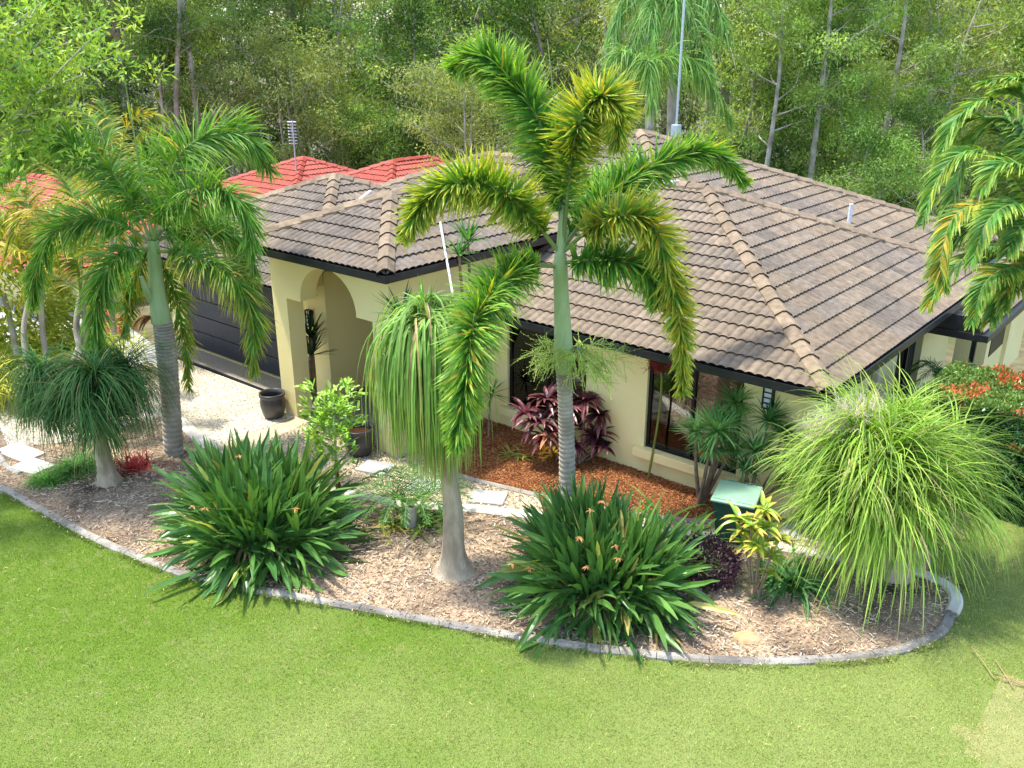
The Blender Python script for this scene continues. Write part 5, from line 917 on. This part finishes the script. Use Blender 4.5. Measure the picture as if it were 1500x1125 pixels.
# deeper wood: one mass
wb = MB(); tbk = MB()
def xf(mb, dst, keep, p, a, s, mi):
    V = np.concatenate(mb.v); Fs = [f for f in mb.f]; ca, sa = math.cos(a) * s, math.sin(a) * s; W_ = np.c_[V[:, 0] * ca - V[:, 1] * sa, V[:, 0] * sa + V[:, 1] * ca, V[:, 2] * s] + p
    if keep < 1:
        Fq = np.concatenate(Fs); cc = np.concatenate(mb.c); k = rs.rand(len(Fq)) < keep; V4 = W_[Fq[k]].reshape(-1, 3); ctr = np.repeat(V4.reshape(-1, 4, 3).mean(1), 4, 0); V4 = ctr + (V4 - ctr) * 1.5; dst.add(V4, np.arange(len(V4)).reshape(-1, 4), cc[k] * rs.uniform(.55, 1.05), mi)
    else:
        off = dst.n; dst.v.append(W_); dst.n += len(W_)
        for f, c, m_, sm in zip(mb.f, mb.c, mb.m, mb.sm): dst.f.append(f + off); dst.c.append(c); dst.m.append(m_ * 0 + mi); dst.sm.append(sm)
k = 0
for row, (dd, n, ks, keep) in enumerate([(40, 13, (4, 3, 1, 2), .4), (44, 16, (4, 0, 5, 0, 3), .4), (52, 18, (0, 4, 0, 5), .35), (62, 24, (0, 0, 5), .3), (76, 24, (0, 5, 0), .28), (98, 30, (0, 5, 0), .28)]):
    for j_ in range(n):
        px = -120 + (j_ + rs.uniform(.2, .8)) / n * 1740; p = at(px, 300, dd * rs.uniform(.94, 1.06)); p[2] = ground_z(p[0], p[1]); v = protos[ks[k % len(ks)]][k % 2]; k += 1; a = rs.uniform(0, 6.28); s = rs.uniform(.85, 1.25)
        xf(v[3], wb, keep, p, a, s, 0); xf(v[2], wb, 1, p, a, s, 1)
# undergrowth in front of the wood
for dd, n in ((33, 22), (41, 40)):
    for j_ in range(n):
        px = -100 + (j_ + rs.uniform(0, 1)) / n * 1700
        if px < 680 and dd < 35: continue
        p = at(px, 300, dd * rs.uniform(.93, 1.07)); p[2] = ground_z(p[0], p[1]) + .9; cl = p + rs.normal(0, 1, (14, 3)) * [1., 1., .7]; q = rs.randint(0, 3); V, Fq, cc = leaf_cloud(cl, .8, 55, .24, .10, [[(.04, .10, .02), (.09, .19, .04)], [(.10, .20, .04), (.2, .32, .06)], [(.10, .13, .05), (.18, .22, .08)]][q], .1); wb.add(V, Fq, cc)
wb.obj('deep_wood', [M['fleaf'], M['bark']], kind='stuff', label='dense gum wood closing the view behind the houses')
# weeping queen palm by the mast
q0 = at(985, 300, 25); q0[2] = ground_z(q0[0], q0[1]); t = thing('weeping_palm', q0, 'tall queen palm with long weeping fronds behind the antenna mast', 'palm tree'); D = 25; b = MB(); tube(b, spline([q0, at(985, 120, D), at(980, -20, D)], 20), np.linspace(.16, .1, 20), 10); b.obj('trunk', M['trunk_grey'], t)
for c in ([(980, -20, 0), (950, -40, -.5), (915, 0, -1.), (895, 60, -1.2)], [(980, -20, 0), (960, -10, -.8), (935, 40, -1.3), (920, 110, -1.5)], [(980, -20, 0), (1000, -40, -.8), (1040, -10, -1.2), (1062, 50, -1.5)], [(980, -20, 0), (985, -30, -1), (990, 10, -1.8), (985, 90, -2.2)], [(980, -20, 0), (1000, 0, -.9), (1025, 50, -1.4), (1040, 115, -1.6)], [(980, -20, 0), (965, -20, -1), (955, 30, -1.9), (960, 120, -2.2)]):
    frond(t, c, D, 260, 1.15, .03, 'plume', (.10, .24, .05), (.26, .42, .09), droop=2.2, ang=(70, 35), rw=.03, S=7, taper=.7)
q0 = at(950, 300, 22); q0[2] = ground_z(q0[0], q0[1]); t = thing('weeping_palm', q0, 'smaller bright weeping palm just above the highest roof peak', 'palm tree'); D = 22; b = MB(); tube(b, spline([q0, at(950, 200, D), at(950, 130, D)], 14), np.linspace(.12, .08, 14), 10); b.obj('trunk', M['trunk_grey'], t)
for c in ([(950, 130, 0), (935, 85, -.3), (905, 80, -.6), (885, 120, -.8)], [(950, 130, 0), (965, 90, -.3), (1010, 85, -.5), (1045, 130, -.6)], [(950, 130, 0), (950, 90, -.8), (950, 95, -1.2), (955, 150, -1.4)], [(950, 130, 0), (975, 110, .3), (1030, 115, .5), (1070, 175, .6)], [(950, 130, 0), (930, 110, .5), (890, 130, .8), (870, 170, .9)]):
    frond(t, c, D, 260, .9, .028, 'plume', (.12, .27, .05), (.34, .44, .09), droop=2.0, ang=(60, 35), rw=.025, S=6, taper=.7)
# ---- near tree at the upper left, its crown partly outside the frame
q0 = np.array([-12.9, -8.4, 0.]); t = thing('garden_tree', q0, 'near tree with bright yellow green leaves filling the upper left corner', 'tree')
tb = MB(); lb = MB(); C_ = spline([q0, q0 + [.1, .2, 1.6], q0 + [.3, .4, 3.4], q0 + [.5, .8, 5.6]], 24); tube(tb, C_, np.linspace(.17, .06, 24), 12)
tips = [at(x, y, d) for x, y, d in ((150, 40, 12.6), (120, 110, 12.2), (60, 60, 12.4), (20, 130, 12.2), (165, 85, 12.8), (90, 150, 12.4), (20, 210, 12.), (60, 10, 12.9), (-60, 60, 12), (-60, 180, 11.8), (120, -40, 13), (10, -60, 12.6), (45, 190, 12.1), (130, 60, 12), (0, 40, 11.6), (90, 90, 13))]
tips += [q0 + [rs.uniform(-1.6, 2.9), rs.uniform(-1.4, 2.0), rs.uniform(3.6, 6.2)] for _ in range(24)]
cl = []
for e in tips:
    s_ = C_[rs.randint(12, 23)]; Lm = spline([s_, (s_ + e) / 2 + rs.normal(0, .15, 3), e], 10); tube(tb, Lm, np.linspace(.045, .01, 10), 6)
    for _ in range(7): cl.append(Lm[rs.randint(5, 10)] * .4 + e * .6 + rs.normal(0, .26, 3))
cl = np.array(cl); V, Fq, cc = leaf_cloud(cl, .26, 60, .12, .04, [(.12, .25, .035), (.33, .45, .07)], -.1, .8); lb.add(V, Fq, cc); tb.obj('trunk', M['bark'], t); lb.obj('crown', M['leaf'], t)
